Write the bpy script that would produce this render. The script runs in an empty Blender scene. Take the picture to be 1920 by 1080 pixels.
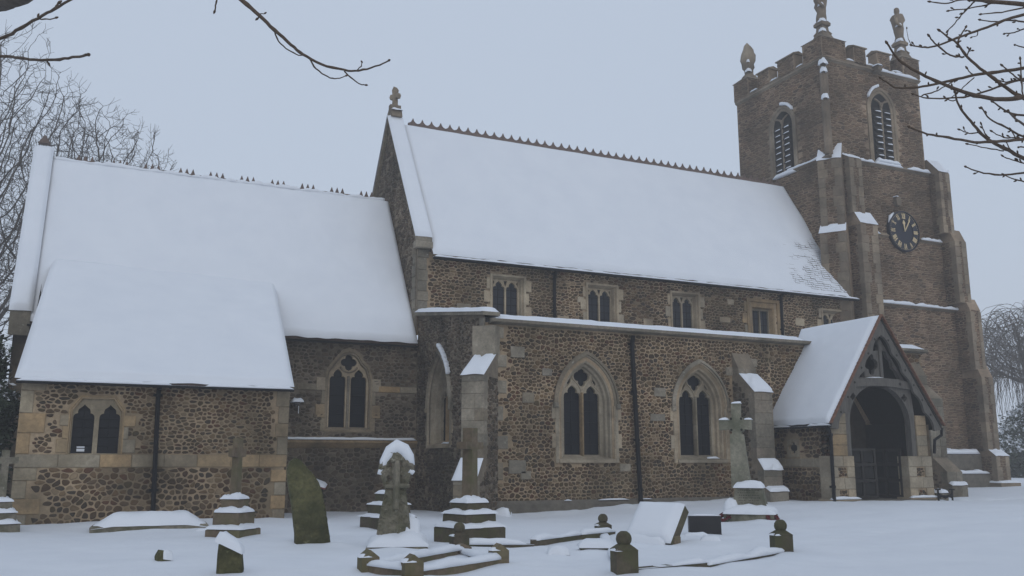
import bpy, bmesh, math, random
from mathutils import Vector, Matrix, noise
from mathutils.geometry import tessellate_polygon
R = math.radians
rng = random.Random(7)
S = bpy.context.scene
COL = S.collection

# ------------------------------------------------------------------ camera
CAM = Vector((-9.666, -21.991, 1.45)); YAW, PITCH, FPX = R(25.461), R(10.782), 1713.877
cd = bpy.data.cameras.new('camera'); cam = bpy.data.objects.new('camera', cd); COL.objects.link(cam)
cam.location = CAM; cam.rotation_euler = (R(90) + PITCH, 0, -YAW)
cd.sensor_width = 36; cd.lens = 36 * FPX / 1920; cd.clip_end = 2000; cd.clip_start = .05
S.camera = cam
# ------------------------------------------------------------------ sky: a flat winter overcast laid over the clear-sky model
W = bpy.data.worlds.new('World'); S.world = W; W.use_nodes = True
nt = W.node_tree; bg = nt.nodes['Background']
sky = nt.nodes.new('ShaderNodeTexSky'); sky.sky_type = 'NISHITA'; sky.sun_disc = False
sky.sun_elevation = R(26); sky.sun_rotation = R(192); sky.air_density = 1.5; sky.dust_density = 4
mx = nt.nodes.new('ShaderNodeMixRGB'); mx.inputs[0].default_value = .93
mx.inputs[2].default_value = (5.2, 5.98, 7.25, 1)
nt.links.new(sky.outputs[0], mx.inputs[1]); nt.links.new(mx.outputs[0], bg.inputs[0]); bg.inputs[1].default_value = .1
sd = bpy.data.lights.new('sun', 'SUN'); sd.energy = .5; sd.angle = R(60); sd.color = (1, .98, .96)
sun = bpy.data.objects.new('sun', sd); COL.objects.link(sun); sun.rotation_euler = (R(64), 0, R(-12))
S.view_settings.view_transform = 'Standard'; S.view_settings.look = 'None'
S.view_settings.exposure = 0.0; S.view_settings.gamma = 1
S.cycles.use_denoising = True; S.cycles.max_bounces = 5; S.cycles.diffuse_bounces = 3
S.cycles.volume_bounces = 1; S.cycles.use_adaptive_sampling = True

# ------------------------------------------------------------------ helpers
_f = Vector((math.sin(YAW) * math.cos(PITCH), math.cos(YAW) * math.cos(PITCH), math.sin(PITCH)))
_r = Vector((math.cos(YAW), -math.sin(YAW), 0)); _u = _r.cross(_f)
def ray(px, py): return _f + _r * ((px - 960) / FPX) - _u * ((py - 540) / FPX)
def atY(px, py, Y):
    d = ray(px, py); return CAM + d * ((Y - CAM.y) / d.y)
def atD(px, py, dist):            # a point so many metres in front of the lens (for limbs hanging near the viewer)
    return CAM + ray(px, py) * dist
def nz(x, y, z=0): return noise.noise(Vector((x, y, z)))
def sstep(a, b, x):
    t = max(0, min(1, (x - a) / (b - a))); return t * t * (3 - 2 * t)
def zg(x, y):
    return .1 + .27 * sstep(0, 9, x) + .12 * sstep(12, 30, x) - .1 * sstep(1, 5, y) * (1 - sstep(-1, 2, x)) * sstep(-12, -8, x)
def gh(x, y):
    return zg(x, y) + .07 * nz(x * .22, y * .22, 1) + .035 * nz(x * .9, y * .9, 2) + .014 * nz(x * 3.1, y * 3.1, 3) - .02 * max(0, nz(x * 1.7, y * 1.7, 6) - .25)
def atG(px, py):
    z = .2; d = ray(px, py)
    for _ in range(12):
        p = CAM + d * ((z - CAM.z) / d.z); z = gh(p.x, p.y)
    p.z = z; return p, (p - CAM).dot(_f) / FPX

class Fr:                          # a wall's own frame: u along it, v up, d out of it
    def __init__(s, o, U, n): s.o, s.U, s.n = Vector(o), Vector(U), Vector(n)
    def P(s, u, v, d=0): return s.o + s.U * u + Vector((0, 0, v)) + s.n * d
def south(y): return Fr((0, y, 0), (1, 0, 0), (0, -1, 0))
def east(x, y0): return Fr((x, y0, 0), (0, -1, 0), (-1, 0, 0))

SPLIT = ('snow', 'leg', 'stand', 'porch_shade_lining', 'foil_shade', 'glazing_bar', 'hollow_shade', 'vestry_side_wall', 'raised_moulding', 'pilaster', 'aisle_cornice', 'parapet', 'window_notice', 'tracery_rib')
def split_build(name, me, parent, label):          # each loose piece becomes an object of its own
    n = len(me.vertices); par = list(range(n))
    def find(a):
        while par[a] != a: par[a] = par[par[a]]; a = par[a]
        return a
    for e in me.edges:
        a, b = find(e.vertices[0]), find(e.vertices[1])
        if a != b: par[a] = b
    groups = {}
    for p in me.polygons: groups.setdefault(find(p.vertices[0]), []).append(p.index)
    objs = []
    if len(groups) <= 1: datas = [me]
    else:
        datas = []; sm = me.polygons[0].use_smooth
        for ps in groups.values():
            mp = {}; vs = []; fs = []
            for i in ps:
                f = []
                for v in me.polygons[i].vertices:
                    if v not in mp: mp[v] = len(vs); vs.append(tuple(me.vertices[v].co))
                    f.append(mp[v])
                fs.append(f)
            m2 = bpy.data.meshes.new(name); m2.from_pydata(vs, [], fs)
            for mt in me.materials: m2.materials.append(mt)
            m2.polygons.foreach_set('use_smooth', [sm] * len(fs)); m2.update(); datas.append(m2)
    for m2 in datas:
        o = bpy.data.objects.new(name, m2); COL.objects.link(o); objs.append(o)
        if parent is not None: o.parent = parent
        if label: o['label'] = label
    return objs[0]
class MB:
    def __init__(s): s.v, s.f, s.m = [], [], []
    def add(s, vs, fs, mi=0):
        b = len(s.v); s.v += [tuple(p) for p in vs]; s.f += [tuple(i + b for i in f) for f in fs]; s.m += [mi] * len(fs)
    def hexa(s, p, mi=0):          # 8 points: bottom ring then top ring
        s.add(p, [(3, 2, 1, 0), (4, 5, 6, 7), (0, 1, 5, 4), (1, 2, 6, 5), (2, 3, 7, 6), (3, 0, 4, 7)], mi)
    def box(s, x0, x1, y0, y1, z0, z1, mi=0):
        s.hexa([(x0, y0, z0), (x1, y0, z0), (x1, y1, z0), (x0, y1, z0), (x0, y0, z1), (x1, y0, z1), (x1, y1, z1), (x0, y1, z1)], mi)
    def fbox(s, F, u0, u1, v0, v1, d0, d1, ch=.012, mi=0):   # block in a wall frame, front edges chamfered
        ch = min(ch, (u1 - u0) * .3, (v1 - v0) * .3)
        a = [F.P(u0, v0, d0), F.P(u1, v0, d0), F.P(u1, v1, d0), F.P(u0, v1, d0)]
        b = [F.P(u0, v0, d1 - ch), F.P(u1, v0, d1 - ch), F.P(u1, v1, d1 - ch), F.P(u0, v1, d1 - ch)]
        c = [F.P(u0 + ch, v0 + ch, d1), F.P(u1 - ch, v0 + ch, d1), F.P(u1 - ch, v1 - ch, d1), F.P(u0 + ch, v1 - ch, d1)]
        fs = []
        for k in range(4):
            j = (k + 1) % 4; fs += [(k, j, 4 + j, 4 + k), (4 + k, 4 + j, 8 + j, 8 + k)]
        fs.append((8, 9, 10, 11)); s.add(a + b + c, fs, mi)
    def tube(s, pts, rad, k=6, caps=True, mi=0):
        pts = [Vector(p) for p in pts]; n = len(pts)
        if not hasattr(rad, '__len__'): rad = [rad] * n
        vs, fs = [], []; up = None
        for i in range(n):
            t = (pts[min(i + 1, n - 1)] - pts[max(i - 1, 0)])
            t = t.normalized() if t.length > 1e-9 else Vector((0, 0, 1))
            if up is None: up = Vector((0, 0, 1)) if abs(t.z) < .9 else Vector((1, 0, 0))
            a = t.cross(up)
            a = a.normalized() if a.length > 1e-6 else t.orthogonal().normalized()
            b = a.cross(t); up = b
            for j in range(k):
                q = 2 * math.pi * j / k; vs.append(pts[i] + (a * math.cos(q) + b * math.sin(q)) * rad[i])
        for i in range(n - 1):
            for j in range(k):
                j2 = (j + 1) % k; fs.append((i * k + j, i * k + j2, (i + 1) * k + j2, (i + 1) * k + j))
        if caps: fs += [tuple(range(k))[::-1], tuple((n - 1) * k + j for j in range(k))]
        s.add(vs, fs, mi)
    def lathe(s, c, prof, k=12, mi=0):   # prof: (radius, z)
        vs, fs = [], []
        for r, z in prof:
            for j in range(k):
                q = 2 * math.pi * j / k; vs.append((c[0] + r * math.cos(q), c[1] + r * math.sin(q), c[2] + z))
        for i in range(len(prof) - 1):
            for j in range(k):
                j2 = (j + 1) % k; fs.append((i * k + j, i * k + j2, (i + 1) * k + j2, (i + 1) * k + j))
        fs += [tuple(range(k))[::-1], tuple((len(prof) - 1) * k + j for j in range(k))]
        s.add(vs, fs, mi)
    def strip(s, rings, closed=True, mi=0):
        n = len(rings[0]); vs = [p for r in rings for p in r]; fs = []
        for i in range(len(rings) - 1):
            for j in range(n if closed else n - 1):
                j2 = (j + 1) % n; fs.append((i * n + j, i * n + j2, (i + 1) * n + j2, (i + 1) * n + j))
        s.add(vs, fs, mi)
    def plate(s, P, outer, holes, d0, d1, back=False, mi=0):   # outline with openings, front at d1, back at d0; P(u,v,d)
        loops = [outer] + holes
        flat = [q for l in loops for q in l]
        tris = tessellate_polygon([[Vector((a, b, 0)) for a, b in l] for l in loops])
        s.add([P(a, b, d1) for a, b in flat], [tuple(t) for t in tris], mi)
        if back: s.add([P(a, b, d0) for a, b in flat], [tuple(t)[::-1] for t in tris], mi)
        for l in loops:
            if abs(d1 - d0) > 1e-6: s.strip([[P(a, b, d0) for a, b in l], [P(a, b, d1) for a, b in l]], True, mi)
    def prism(s, prof, P, a0, a1, mi=0):   # prof: list of 2-D points, P(x, y, a)
        n = len(prof)
        s.add([P(x, y, a0) for x, y in prof] + [P(x, y, a1) for x, y in prof],
              [tuple(range(n))[::-1], tuple(range(n, 2 * n))] + [(i, (i + 1) % n, n + (i + 1) % n, n + i) for i in range(n)], mi)
    def build(s, name, mat, parent=None, smooth=False, kind=None, label=None):
        me = bpy.data.meshes.new(name); me.from_pydata(s.v, [], s.f)
        mats = mat if isinstance(mat, (list, tuple)) else [mat]
        for m in mats: me.materials.append(m)
        if len(mats) > 1: me.polygons.foreach_set('material_index', s.m)
        if len(s.f) < 60000:
            bm = bmesh.new(); bm.from_mesh(me)
            if smooth: bmesh.ops.remove_doubles(bm, verts=bm.verts, dist=1e-4)
            bmesh.ops.recalc_face_normals(bm, faces=bm.faces); bm.to_mesh(me); bm.free()
        if smooth: me.polygons.foreach_set('use_smooth', [True] * len(me.polygons))
        me.update()
        if name in SPLIT and kind is None: return split_build(name, me, parent, label)
        o = bpy.data.objects.new(name, me); COL.objects.link(o)
        if parent is not None: o.parent = parent
        if kind: o['kind'] = kind
        if label: o['label'] = label
        return o

def tag(o, label, cat, group=None, kind=None):
    o['label'] = label; o['category'] = cat
    if group: o['group'] = group
    if kind: o['kind'] = kind
    return o
def thing(name, label, cat, loc=(0, 0, 0), rz=0, group=None, rot=None):
    o = bpy.data.objects.new(name, None); COL.objects.link(o); o.empty_display_size = .2
    o.location = loc; o.rotation_euler = rot if rot else (0, 0, rz)
    return tag(o, label, cat, group)
def copy_to(o, parent, loc=None, rot=None):
    c = o.copy(); COL.objects.link(c); c.parent = parent
    if loc is not None: c.location = loc
    if rot is not None: c.rotation_euler = rot
    return c

# ------------------------------------------------------------------ materials
def newmat(name, rough=.9, spec=.3):
    m = bpy.data.materials.new(name); m.use_nodes = True
    b = m.node_tree.nodes['Principled BSDF']; b.inputs['Roughness'].default_value = rough
    b.inputs['Specular IOR Level'].default_value = spec
    return m, m.node_tree, b
def nd(t, typ, **kw):
    n = t.nodes.new(typ)
    for k, v in kw.items(): setattr(n, k, v)
    return n
def ntex(t, scale, detail=6, rough=.6, vec=None):
    n = nd(t, 'ShaderNodeTexNoise'); n.inputs['Scale'].default_value = scale; n.inputs['Detail'].default_value = detail
    n.inputs['Roughness'].default_value = rough
    if vec is not None: t.links.new(vec, n.inputs['Vector'])
    return n.outputs['Fac']
def ramp(t, fac, stops, interp='LINEAR'):
    r = nd(t, 'ShaderNodeValToRGB'); r.color_ramp.interpolation = interp; e = r.color_ramp.elements
    while len(e) < len(stops): e.new(.5)
    for k, (p, c) in enumerate(stops):
        e[k].position = p; e[k].color = (*c, 1) if len(c) == 3 else c
    t.links.new(fac, r.inputs[0]); return r.outputs[0]
def mixc(t, fac, a, b, mode='MIX'):
    m = nd(t, 'ShaderNodeMixRGB', blend_type=mode)
    for sock, v in zip(m.inputs, (fac, a, b)):
        if hasattr(v, 'links') or isinstance(v, bpy.types.NodeSocket): t.links.new(v, sock)
        elif isinstance(v, (tuple, list)): sock.default_value = (*v[:3], 1)
        else: sock.default_value = v
    return m.outputs[0]
def bump(t, b, fac, st=.4, dist=.02):
    n = nd(t, 'ShaderNodeBump'); n.inputs['Strength'].default_value = st; n.inputs['Distance'].default_value = dist
    t.links.new(fac, n.inputs['Height']); t.links.new(n.outputs[0], b.inputs['Normal'])
def gpos(t): return nd(t, 'ShaderNodeNewGeometry').outputs['Position']
def rnd(t):                         # a number for each stone: by mesh island and by object
    g = nd(t, 'ShaderNodeNewGeometry').outputs['Random Per Island']; o = nd(t, 'ShaderNodeObjectInfo').outputs['Random']
    a = nd(t, 'ShaderNodeMath', operation='ADD'); t.links.new(g, a.inputs[0]); t.links.new(o, a.inputs[1])
    f = nd(t, 'ShaderNodeMath', operation='FRACT'); t.links.new(a.outputs[0], f.inputs[0]); return f.outputs[0]
GW = [(.4, (0, 0, 0)), (.62, (1, 1, 1))]
def stone_mat(name, cols, grime=(.05, .05, .035), grime_amt=.5, mott=.35, gs=.5, lichen=None):
    m, t, b = newmat(name, .92, .2); p = gpos(t)
    n = len(cols); c = ramp(t, rnd(t), [(i / n, k) for i, k in enumerate(cols)], 'CONSTANT')
    sp = ntex(t, 14, 8, .7, p)
    c = mixc(t, mott, c, ramp(t, sp, [(.25, (.25, .25, .25)), (.75, (1.7, 1.65, 1.6))]), 'MULTIPLY')
    gr = ramp(t, ntex(t, gs, 5, .65, p), GW)
    gm = nd(t, 'ShaderNodeMath', operation='MULTIPLY'); t.links.new(gr, gm.inputs[0]); gm.inputs[1].default_value = grime_amt
    c = mixc(t, gm.outputs[0], c, grime)
    bl = ramp(t, ntex(t, .8, 5, .6, p), [(.3, (.62, .62, .62)), (.5, (1, 1, 1)), (.72, (1.38, 1.38, 1.38))]); c = mixc(t, 1.0, c, bl, 'MULTIPLY')
    if lichen:
        li = ramp(t, ntex(t, 9, 8, .75, p), [(.6, (0, 0, 0)), (.68, (1, 1, 1))]); c = mixc(t, li, c, lichen)
    t.links.new(c, b.inputs['Base Color']); bump(t, b, sp, .6, .012)
    return m
BROWN = [(.098, .066, .043), (.13, .092, .06), (.07, .052, .039), (.17, .12, .075), (.11, .074, .045), (.09, .07, .053),
         (.22, .165, .105), (.12, .062, .04), (.145, .108, .076), (.068, .059, .052), (.28, .23, .165), (.1, .077, .045)]
GREYB = [(.1, .085, .068), (.15, .13, .105), (.075, .066, .056), (.2, .175, .14), (.12, .095, .07), (.27, .245, .205), (.09, .075, .06), (.16, .13, .1)]
M = {}
BROWN = [(a * .74, b * .67, c * .58) for a, b, c in BROWN]; GREYB = [(a * .82, b * .75, c * .67) for a, b, c in GREYB]
M['rubble'] = stone_mat('rubble_stone', BROWN, (.045, .04, .028), .5)
M['rubble_grey'] = stone_mat('rubble_grey', GREYB, (.04, .037, .028), .55)
TWB = [(.15, .1, .062), (.11, .075, .048), (.17, .115, .075), (.135, .09, .058), (.2, .14, .092), (.115, .078, .052), (.24, .172, .118), (.155, .104, .07), (.08, .058, .043), (.185, .12, .075)]
TWB = [(a * .86, b * .86, c * .86) for a, b, c in TWB]
M['rubble_tower'] = stone_mat('rubble_tower', TWB, (.09, .068, .046), .65, .45, .35)
M['mortar'] = stone_mat('mortar', [(.335, .255, .168)], (.135, .108, .068), .75, .45, .45)
M['mortar_grey'] = stone_mat('mortar_grey', [(.215, .178, .132)], (.08, .07, .052), .7, .4, .45)
M['mortar_tower'] = stone_mat('mortar_tower', [(.29, .22, .155)], (.13, .1, .068), .7, .4, .35)
M['ashlar'] = stone_mat('ashlar', [(.37, .31, .22), (.335, .285, .21), (.385, .315, .22), (.3, .26, .195), (.35, .285, .2)], (.145, .123, .088), .6, .4, .9)
M['ashlar_grey'] = stone_mat('ashlar_grey', [(.265, .235, .185), (.235, .21, .165), (.205, .185, .15), (.28, .245, .19), (.215, .178, .128)], (.1, .09, .066), .65, .5, .9, (.34, .325, .28))
M['ashlar_gold'] = stone_mat('ashlar_gold', [(.3, .23, .145), (.25, .207, .145), (.32, .23, .13), (.26, .22, .155), (.235, .205, .152), (.3, .21, .115)], (.135, .11, .072), .6, .45, 1.1)
M['ashlar_tower'] = stone_mat('ashlar_tower', [(.235, .195, .145), (.21, .172, .128), (.265, .212, .15), (.19, .15, .11)], (.12, .097, .07), .65, .35, .7)
M['grave_grey'] = stone_mat('grave_grey', [(.2, .18, .14)], (.08, .08, .045), .8, .65, 2.2, (.36, .35, .29))
M['grave_moss'] = stone_mat('grave_moss', [(.09, .086, .04)], (.042, .044, .02), .85, .75, 3.0, (.15, .146, .078))
M['grave_brown'] = stone_mat('grave_brown', [(.15, .115, .08)], (.1, .095, .045), .8, .5, 2.5)
M['grave_dark'] = stone_mat('grave_dark', [(.085, .07, .05)], (.075, .075, .035), .8, .6, 3.0)
M['butt_stone'] = stone_mat('butt_stone', [(.19, .17, .135), (.165, .15, .12), (.21, .18, .14), (.15, .13, .1)], (.08, .075, .055), .7, .5, .9, (.27, .26, .22))
M['memorial'] = stone_mat('memorial', [(.2, .19, .145)], (.08, .085, .055), .8, .55, 1.8, (.28, .275, .22))
M['timber'] = None
def simple(name, col, rough=.7, var=.25, scale=8, bst=.2, stretch=None, spec=.3):
    m, t, b = newmat(name, rough, spec); p = gpos(t)
    if stretch:
        mp = nd(t, 'ShaderNodeMapping'); mp.inputs['Scale'].default_value = stretch; t.links.new(p, mp.inputs[0]); p = mp.outputs[0]
    f = ntex(t, scale, 7, .65, p)
    c = ramp(t, f, [(.25, tuple(k * (1 - var) for k in col)), (.75, tuple(k * (1 + var) for k in col))])
    t.links.new(c, b.inputs['Base Color']); bump(t, b, f, bst, .01); return m
M['timber'] = simple('weathered_oak', (.095, .088, .077), .85, .4, 6, .4, (3, 3, .6))
M['oak_dark'] = simple('dark_oak', (.02, .017, .014), .8, .4, 6, .4, (5, 5, .6))
M['iron'] = simple('painted_iron', (.012, .012, .013), .7, .3, 20, .15, None, .1)
M['lead'] = simple('lead_sheet', (.16, .155, .15), .7, .35, 5, .2)
M['tile'] = simple('clay_tile', (.17, .085, .055), .9, .4, 9, .3)
M['tile_dark'] = simple('old_tile', (.085, .06, .05), .9, .4, 9, .3)
M['crest'] = simple('crest_tile', (.13, .095, .08), .9, .35, 8, .3)
M['pvc'] = simple('black_granite', (.012, .012, .014), .35, .3, 30, .05)
M['gold'] = simple('gilding', (.6, .47, .27), .45, .2, 20, .1)
M['dial'] = simple('clock_dial', (.014, .017, .03), .5, .2, 10, .05)
M['dark'] = simple('painted_shade', (.012, .011, .01), .95, .2, 5, .1)  # near-black: painted shade of openings and hollows, also panels, a pane and lettering
M['bark'] = simple('bark', (.085, .072, .06), .95, .4, 7, .5, (4, 4, 1))
M['bark_far'] = simple('bark_far', (.07, .06, .052), .95, .35, 2, .3)
M['twig'] = simple('twig_bark', (.085, .06, .042), .75, .4, 25, .4)
M['leaf'] = simple('evergreen_leaf', (.03, .042, .022), .6, .5, 3, .1)
M['poppy'] = simple('poppy_paper', (.09, .01, .012), .8, .5, 30, .2)
M['redboard'] = simple('red_board', (.19, .06, .045), .8, .3, 10, .2)
M['concrete'] = simple('render_grey', (.125, .112, .09), .95, .4, 4, .4)
def glass_mat(name, base, rough):
    m, t, b = newmat(name, rough, .08); p = gpos(t)
    b.inputs['Base Color'].default_value = (*base, 1)
    bump(t, b, ntex(t, 6, 2, .5, p), .12, .02); return m
M['glass'] = glass_mat('leaded_glass', (.011, .012, .015), .22)
M['glass_sky'] = glass_mat('leaded_glass_sky', (.03, .033, .04), .3)  # lighter blue base colour paints in the sky's reflection on the clerestory panes
def snow_mat():
    m, t, b = newmat('snow', .75, .25); p = gpos(t)
    f = ntex(t, 1.1, 6, .6, p)
    t.links.new(ramp(t, f, [(.3, (.685, .715, .76)), (.7, (.725, .752, .79))]), b.inputs['Base Color'])
    a = nd(t, 'ShaderNodeMath', operation='ADD'); t.links.new(ntex(t, 30, 6, .7, p), a.inputs[0]); t.links.new(ntex(t, 4, 4, .6, p), a.inputs[1])
    bump(t, b, a.outputs[0], .18, .03); return m
M['snow'] = snow_mat()

# ------------------------------------------------------------------ snow shapes
def snow_strip(mb, a, b, w, h, across=None, n=None, rag=.3, taper=True, gaps=0):
    a, b = Vector(a), Vector(b); L = (b - a).length; t = (b - a) / L; n = n or max(4, int(L / .12))
    ac = Vector(across).normalized() if across is not None else t.cross(Vector((0, 0, 1))).normalized()
    up = Vector((0, 0, 1)); sd_ = rng.random() * 99; rings = []
    for i in range(n + 1):
        s = i / n; p = a + t * L * s
        k = 1 + rag * 1.6 * nz(s * L * 1.3 + sd_, 3.1) + rag * 1.1 * nz(s * L * 5 + sd_, 9.7) + rag * .5 * nz(s * L * 13 + sd_, 2.2)
        if taper: k *= min(1, .1 + (min(s, 1 - s) * L / .1)) 
        if gaps and nz(s * L * .8 + sd_, 55) > gaps: k *= .08
        ww = w * (.5 + .1 * nz(s * L * 4 + sd_, 7) + .06 * nz(s * L * 11 + sd_, 8)); hh = max(.003, h * k)
        rings.append([p - ac * ww, p - ac * ww * 1.03 + up * hh * .55, p - ac * ww * .72 + up * hh * .93, p + up * hh,
                      p + ac * ww * .72 + up * hh * .93, p + ac * ww * 1.03 + up * hh * .55, p + ac * ww])
    mb.strip(rings, True); m = len(rings[0]); base = len(mb.v)
    mb.add(rings[0], [tuple(range(m))]); mb.add(rings[-1], [tuple(range(m))[::-1]])
def snow_quad(mb, a, b, c, d, th, nu, nv, rag=0, amp=.3, seed=None, lip=None, fn=None):
    a, b, c, d = map(Vector, (a, b, c, d)); n = (b - a).cross(d - a).normalized()
    if n.z < 0: n = -n
    sd_ = rng.random() * 50 if seed is None else seed
    W_, H_ = ((b - a).length + (c - d).length) / 2, ((d - a).length + (c - b).length) / 2; g = []
    for j in range(nv + 1):
        row = []
        for i in range(nu + 1):
            u, v = i / nu, j / nv
            p = (a * (1 - u) + b * u) * (1 - v) + (d * (1 - u) + c * u) * v
            e = min(u * W_, (1 - u) * W_, v * H_, (1 - v) * H_) / (th * 1.3)
            e = min(1, e); h = th * math.sqrt(max(0, 1 - (1 - e) ** 2))
            h *= 1 + amp * nz(p.x * .9 + sd_, p.y * .9, p.z * .9) + amp * .4 * nz(p.x * 3.5 + sd_, p.y * 3.5, p.z * 3.5)
            if fn: h *= fn(u, v)
            q = p + n * h
            if rag and 0 < j <= 2 or (rag and j == 0):
                q += (a - d).normalized() * rag * nz(u * W_ * 2.2 + sd_, 4) * (1 - j / 3)
            row.append(q)
        g.append(row)
    vs = [q for r in g for q in r]; fs = [(j * (nu + 1) + i, j * (nu + 1) + i + 1, (j + 1) * (nu + 1) + i + 1, (j + 1) * (nu + 1) + i) for j in range(nv) for i in range(nu)]
    mb.add(vs, fs)
def snow_cap(mb, x0, x1, y0, y1, z, h, n=8, amp=.35, tilt=0, over=.02, rz=0):
    cx, cy, hx, hy = (x0 + x1) / 2, (y0 + y1) / 2, (x1 - x0) / 2 + over, (y1 - y0) / 2 + over
    sd_ = rng.random() * 60; vs, fs = [], []; cr, sr = math.cos(rz), math.sin(rz)
    for j in range(n + 1):
        for i in range(n + 1):
            u, v = math.sin((i / n - .5) * math.pi), math.sin((j / n - .5) * math.pi)
            e = (max(0, 1 - u ** 4) * max(0, 1 - v ** 4)) ** .5
            k = 1 + amp * nz(u * 1.3 + sd_, v * 1.3) + amp * .55 * nz(u * 3.7 + sd_, v * 3.7, 5)
            rr_ = 1 + .16 * nz(u * 2.6 + sd_, v * 2.6, 9) + .05 * nz(u * 7 + sd_, v * 7, 2)
            zz = z - .01 + h * e * k + tilt * u * hx
            X, Y = u * hx * rr_, v * hy * rr_
            vs.append((cx + X * cr - Y * sr, cy + X * sr + Y * cr, zz))
    for j in range(n):
        for i in range(n): fs.append((j * (n + 1) + i, j * (n + 1) + i + 1, (j + 1) * (n + 1) + i + 1, (j + 1) * (n + 1) + i))
    mb.add(vs, fs)

# ------------------------------------------------------------------ rubble masonry: cells round scattered points, each its own stone
def inside(p, poly):
    x, y = p; c = False; n = len(poly); j = n - 1
    for i in range(n):
        xi, yi = poly[i]; xj, yj = poly[j]
        if (yi > y) != (yj > y) and x < (xj - xi) * (y - yi) / (yj - yi) + xi: c = not c
        j = i
    return c
def clip(poly, nx, ny, c):          # keep nx*x + ny*y <= c
    out = []; n = len(poly)
    for i in range(n):
        ax, ay = poly[i]; bx, by = poly[(i + 1) % n]
        da, db = nx * ax + ny * ay - c, nx * bx + ny * by - c
        if da <= 0: out.append((ax, ay))
        if (da < 0 < db) or (db < 0 < da):
            t = da / (da - db); out.append((ax + (bx - ax) * t, ay + (by - ay) * t))
    return out
def cells(u0, u1, v0, v1, cw, rh, jit=.75):
    rows, nv = [], max(1, round((v1 - v0) / rh)); rh_ = (v1 - v0) / nv; k = cw / rh_
    for r in range(-1, nv + 1):
        row = []; u = u0 - cw * (1 + rng.random())
        while u < u1 + cw * 1.5:
            if rng.random() > .09: row.append((u, v0 + (r + .5 + (rng.random() - .5) * jit) * rh_))
            u += cw * rng.choice((.6, .8, .95, 1.1, 1.45))
        rows.append(row)
    import bisect
    us = [[q[0] for q in r] for r in rows]; out = []
    for r, row in enumerate(rows):
        for (u, v) in row:
            if not (u0 < u < u1 and v0 < v < v1): continue
            poly = [(max(u - cw * 1.6, u0), max(v - rh_ * 1.5, v0)), (min(u + cw * 1.6, u1), max(v - rh_ * 1.5, v0)),
                    (min(u + cw * 1.6, u1), min(v + rh_ * 1.5, v1)), (max(u - cw * 1.6, u0), min(v + rh_ * 1.5, v1))]
            for rr in range(max(0, r - 2), min(len(rows), r + 3)):
                lo = bisect.bisect_left(us[rr], u - cw * 2.6); hi = bisect.bisect_right(us[rr], u + cw * 2.6)
                for (a, b) in rows[rr][lo:hi]:
                    if a == u and b == v: continue
                    dx, dy = (a - u) / k, b - v       # distances measured with the wide direction squeezed
                    mxu, mv = (a + u) / 2, (b + v) / 2
                    poly = clip(poly, dx / k, dy, dx / k * mxu + dy * mv)
                    if len(poly) < 3: break
                if len(poly) < 3: break
            if len(poly) >= 3: out.append(poly)
    return out
def stone_pts(poly, joint, fine):
    cx = sum(p[0] for p in poly) / len(poly); cy = sum(p[1] for p in poly) / len(poly)
    sx, sy = max(abs(p[0] - cx) for p in poly), max(abs(p[1] - cy) for p in poly)
    if sx < joint * 1.2 or sy < joint * 1.1: return None
    j = joint * rng.uniform(.5, 1.5)
    fx, fy = max(.4, 1 - j / sx * .6), max(.4, 1 - j / sy * .6)
    q = [(cx + (x - cx) * fx, cy + (y - cy) * fy) for x, y in poly]
    if fine:
        o = []
        for i in range(len(q)):
            a, b = q[i], q[(i + 1) % len(q)]
            if math.hypot(a[0] - b[0], a[1] - b[1]) < .012: o.append(a); continue
            w = rng.uniform(.2, .32)
            o += [(a[0] * (1 - w) + b[0] * w, a[1] * (1 - w) + b[1] * w), (a[0] * w + b[0] * (1 - w), a[1] * w + b[1] * (1 - w))]
        q = o
    return q, (cx, cy), min(sx, sy)
def stone_mesh(mb, F, q, c, h, bevel):
    n = len(q); sh = lambda k: [(c[0] + (x - c[0]) * k, c[1] + (y - c[1]) * k) for x, y in q]
    tilt = (rng.uniform(-.04, .04), rng.uniform(-.04, .04))
    r0 = [F.P(x, y, -.004) for x, y in q]
    if bevel:
        r1 = [F.P(x, y, h * .6) for x, y in sh(.97)]
        r2 = [F.P(x, y, h + tilt[0] * (x - c[0]) + tilt[1] * (y - c[1])) for x, y in sh(.78)]; rs = [r0, r1, r2]
    else: rs = [r0, [F.P(x, y, h + tilt[0] * (x - c[0]) + tilt[1] * (y - c[1])) for x, y in sh(.88)]]
    b = len(mb.v); mb.strip(rs); m = (len(rs) - 1) * n
    mb.f.append(tuple(b + m + i for i in range(n))); mb.m.append(0)
SINGLE = [300]
def rubble(name, F, zone, cw, rh, joint, mat, parent, keep=None, avoid=(), fine=True, single=False, h=(.012, .03)):
    mb = MB(); u0, u1, v0, v1 = zone
    for poly in cells(u0, u1, v0, v1, cw, rh):
        s = stone_pts(poly, joint, fine)
        if not s: continue
        q, c, r = s
        if keep and not all(keep(x, y) for x, y in q): continue
        bad = False
        for a in avoid:
            if isinstance(a[0], (int, float)):
                if any(a[0] < x < a[1] and a[2] < y < a[3] for x, y in q): bad = True; break
            elif any(inside(p, a) for p in q): bad = True; break
        if bad: continue
        if single and SINGLE[0] > 0:
            SINGLE[0] -= 1; m1 = MB(); stone_mesh(m1, F, q, c, rng.uniform(*h), True); m1.build('stone', mat, parent)
        else: stone_mesh(mb, F, q, c, rng.uniform(*h), fine)
    if mb.f: return mb.build(name, mat, parent, kind='stuff')
def wall_sheet(name, F, outer, holes, mat, parent, d=0.0):
    mb = MB(); mb.plate(F.P, outer, holes, d, d); return mb.build(name, mat, parent)
def rect(u0, u1, v0, v1): return [(u0, v0), (u1, v0), (u1, v1), (u0, v1)]
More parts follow.
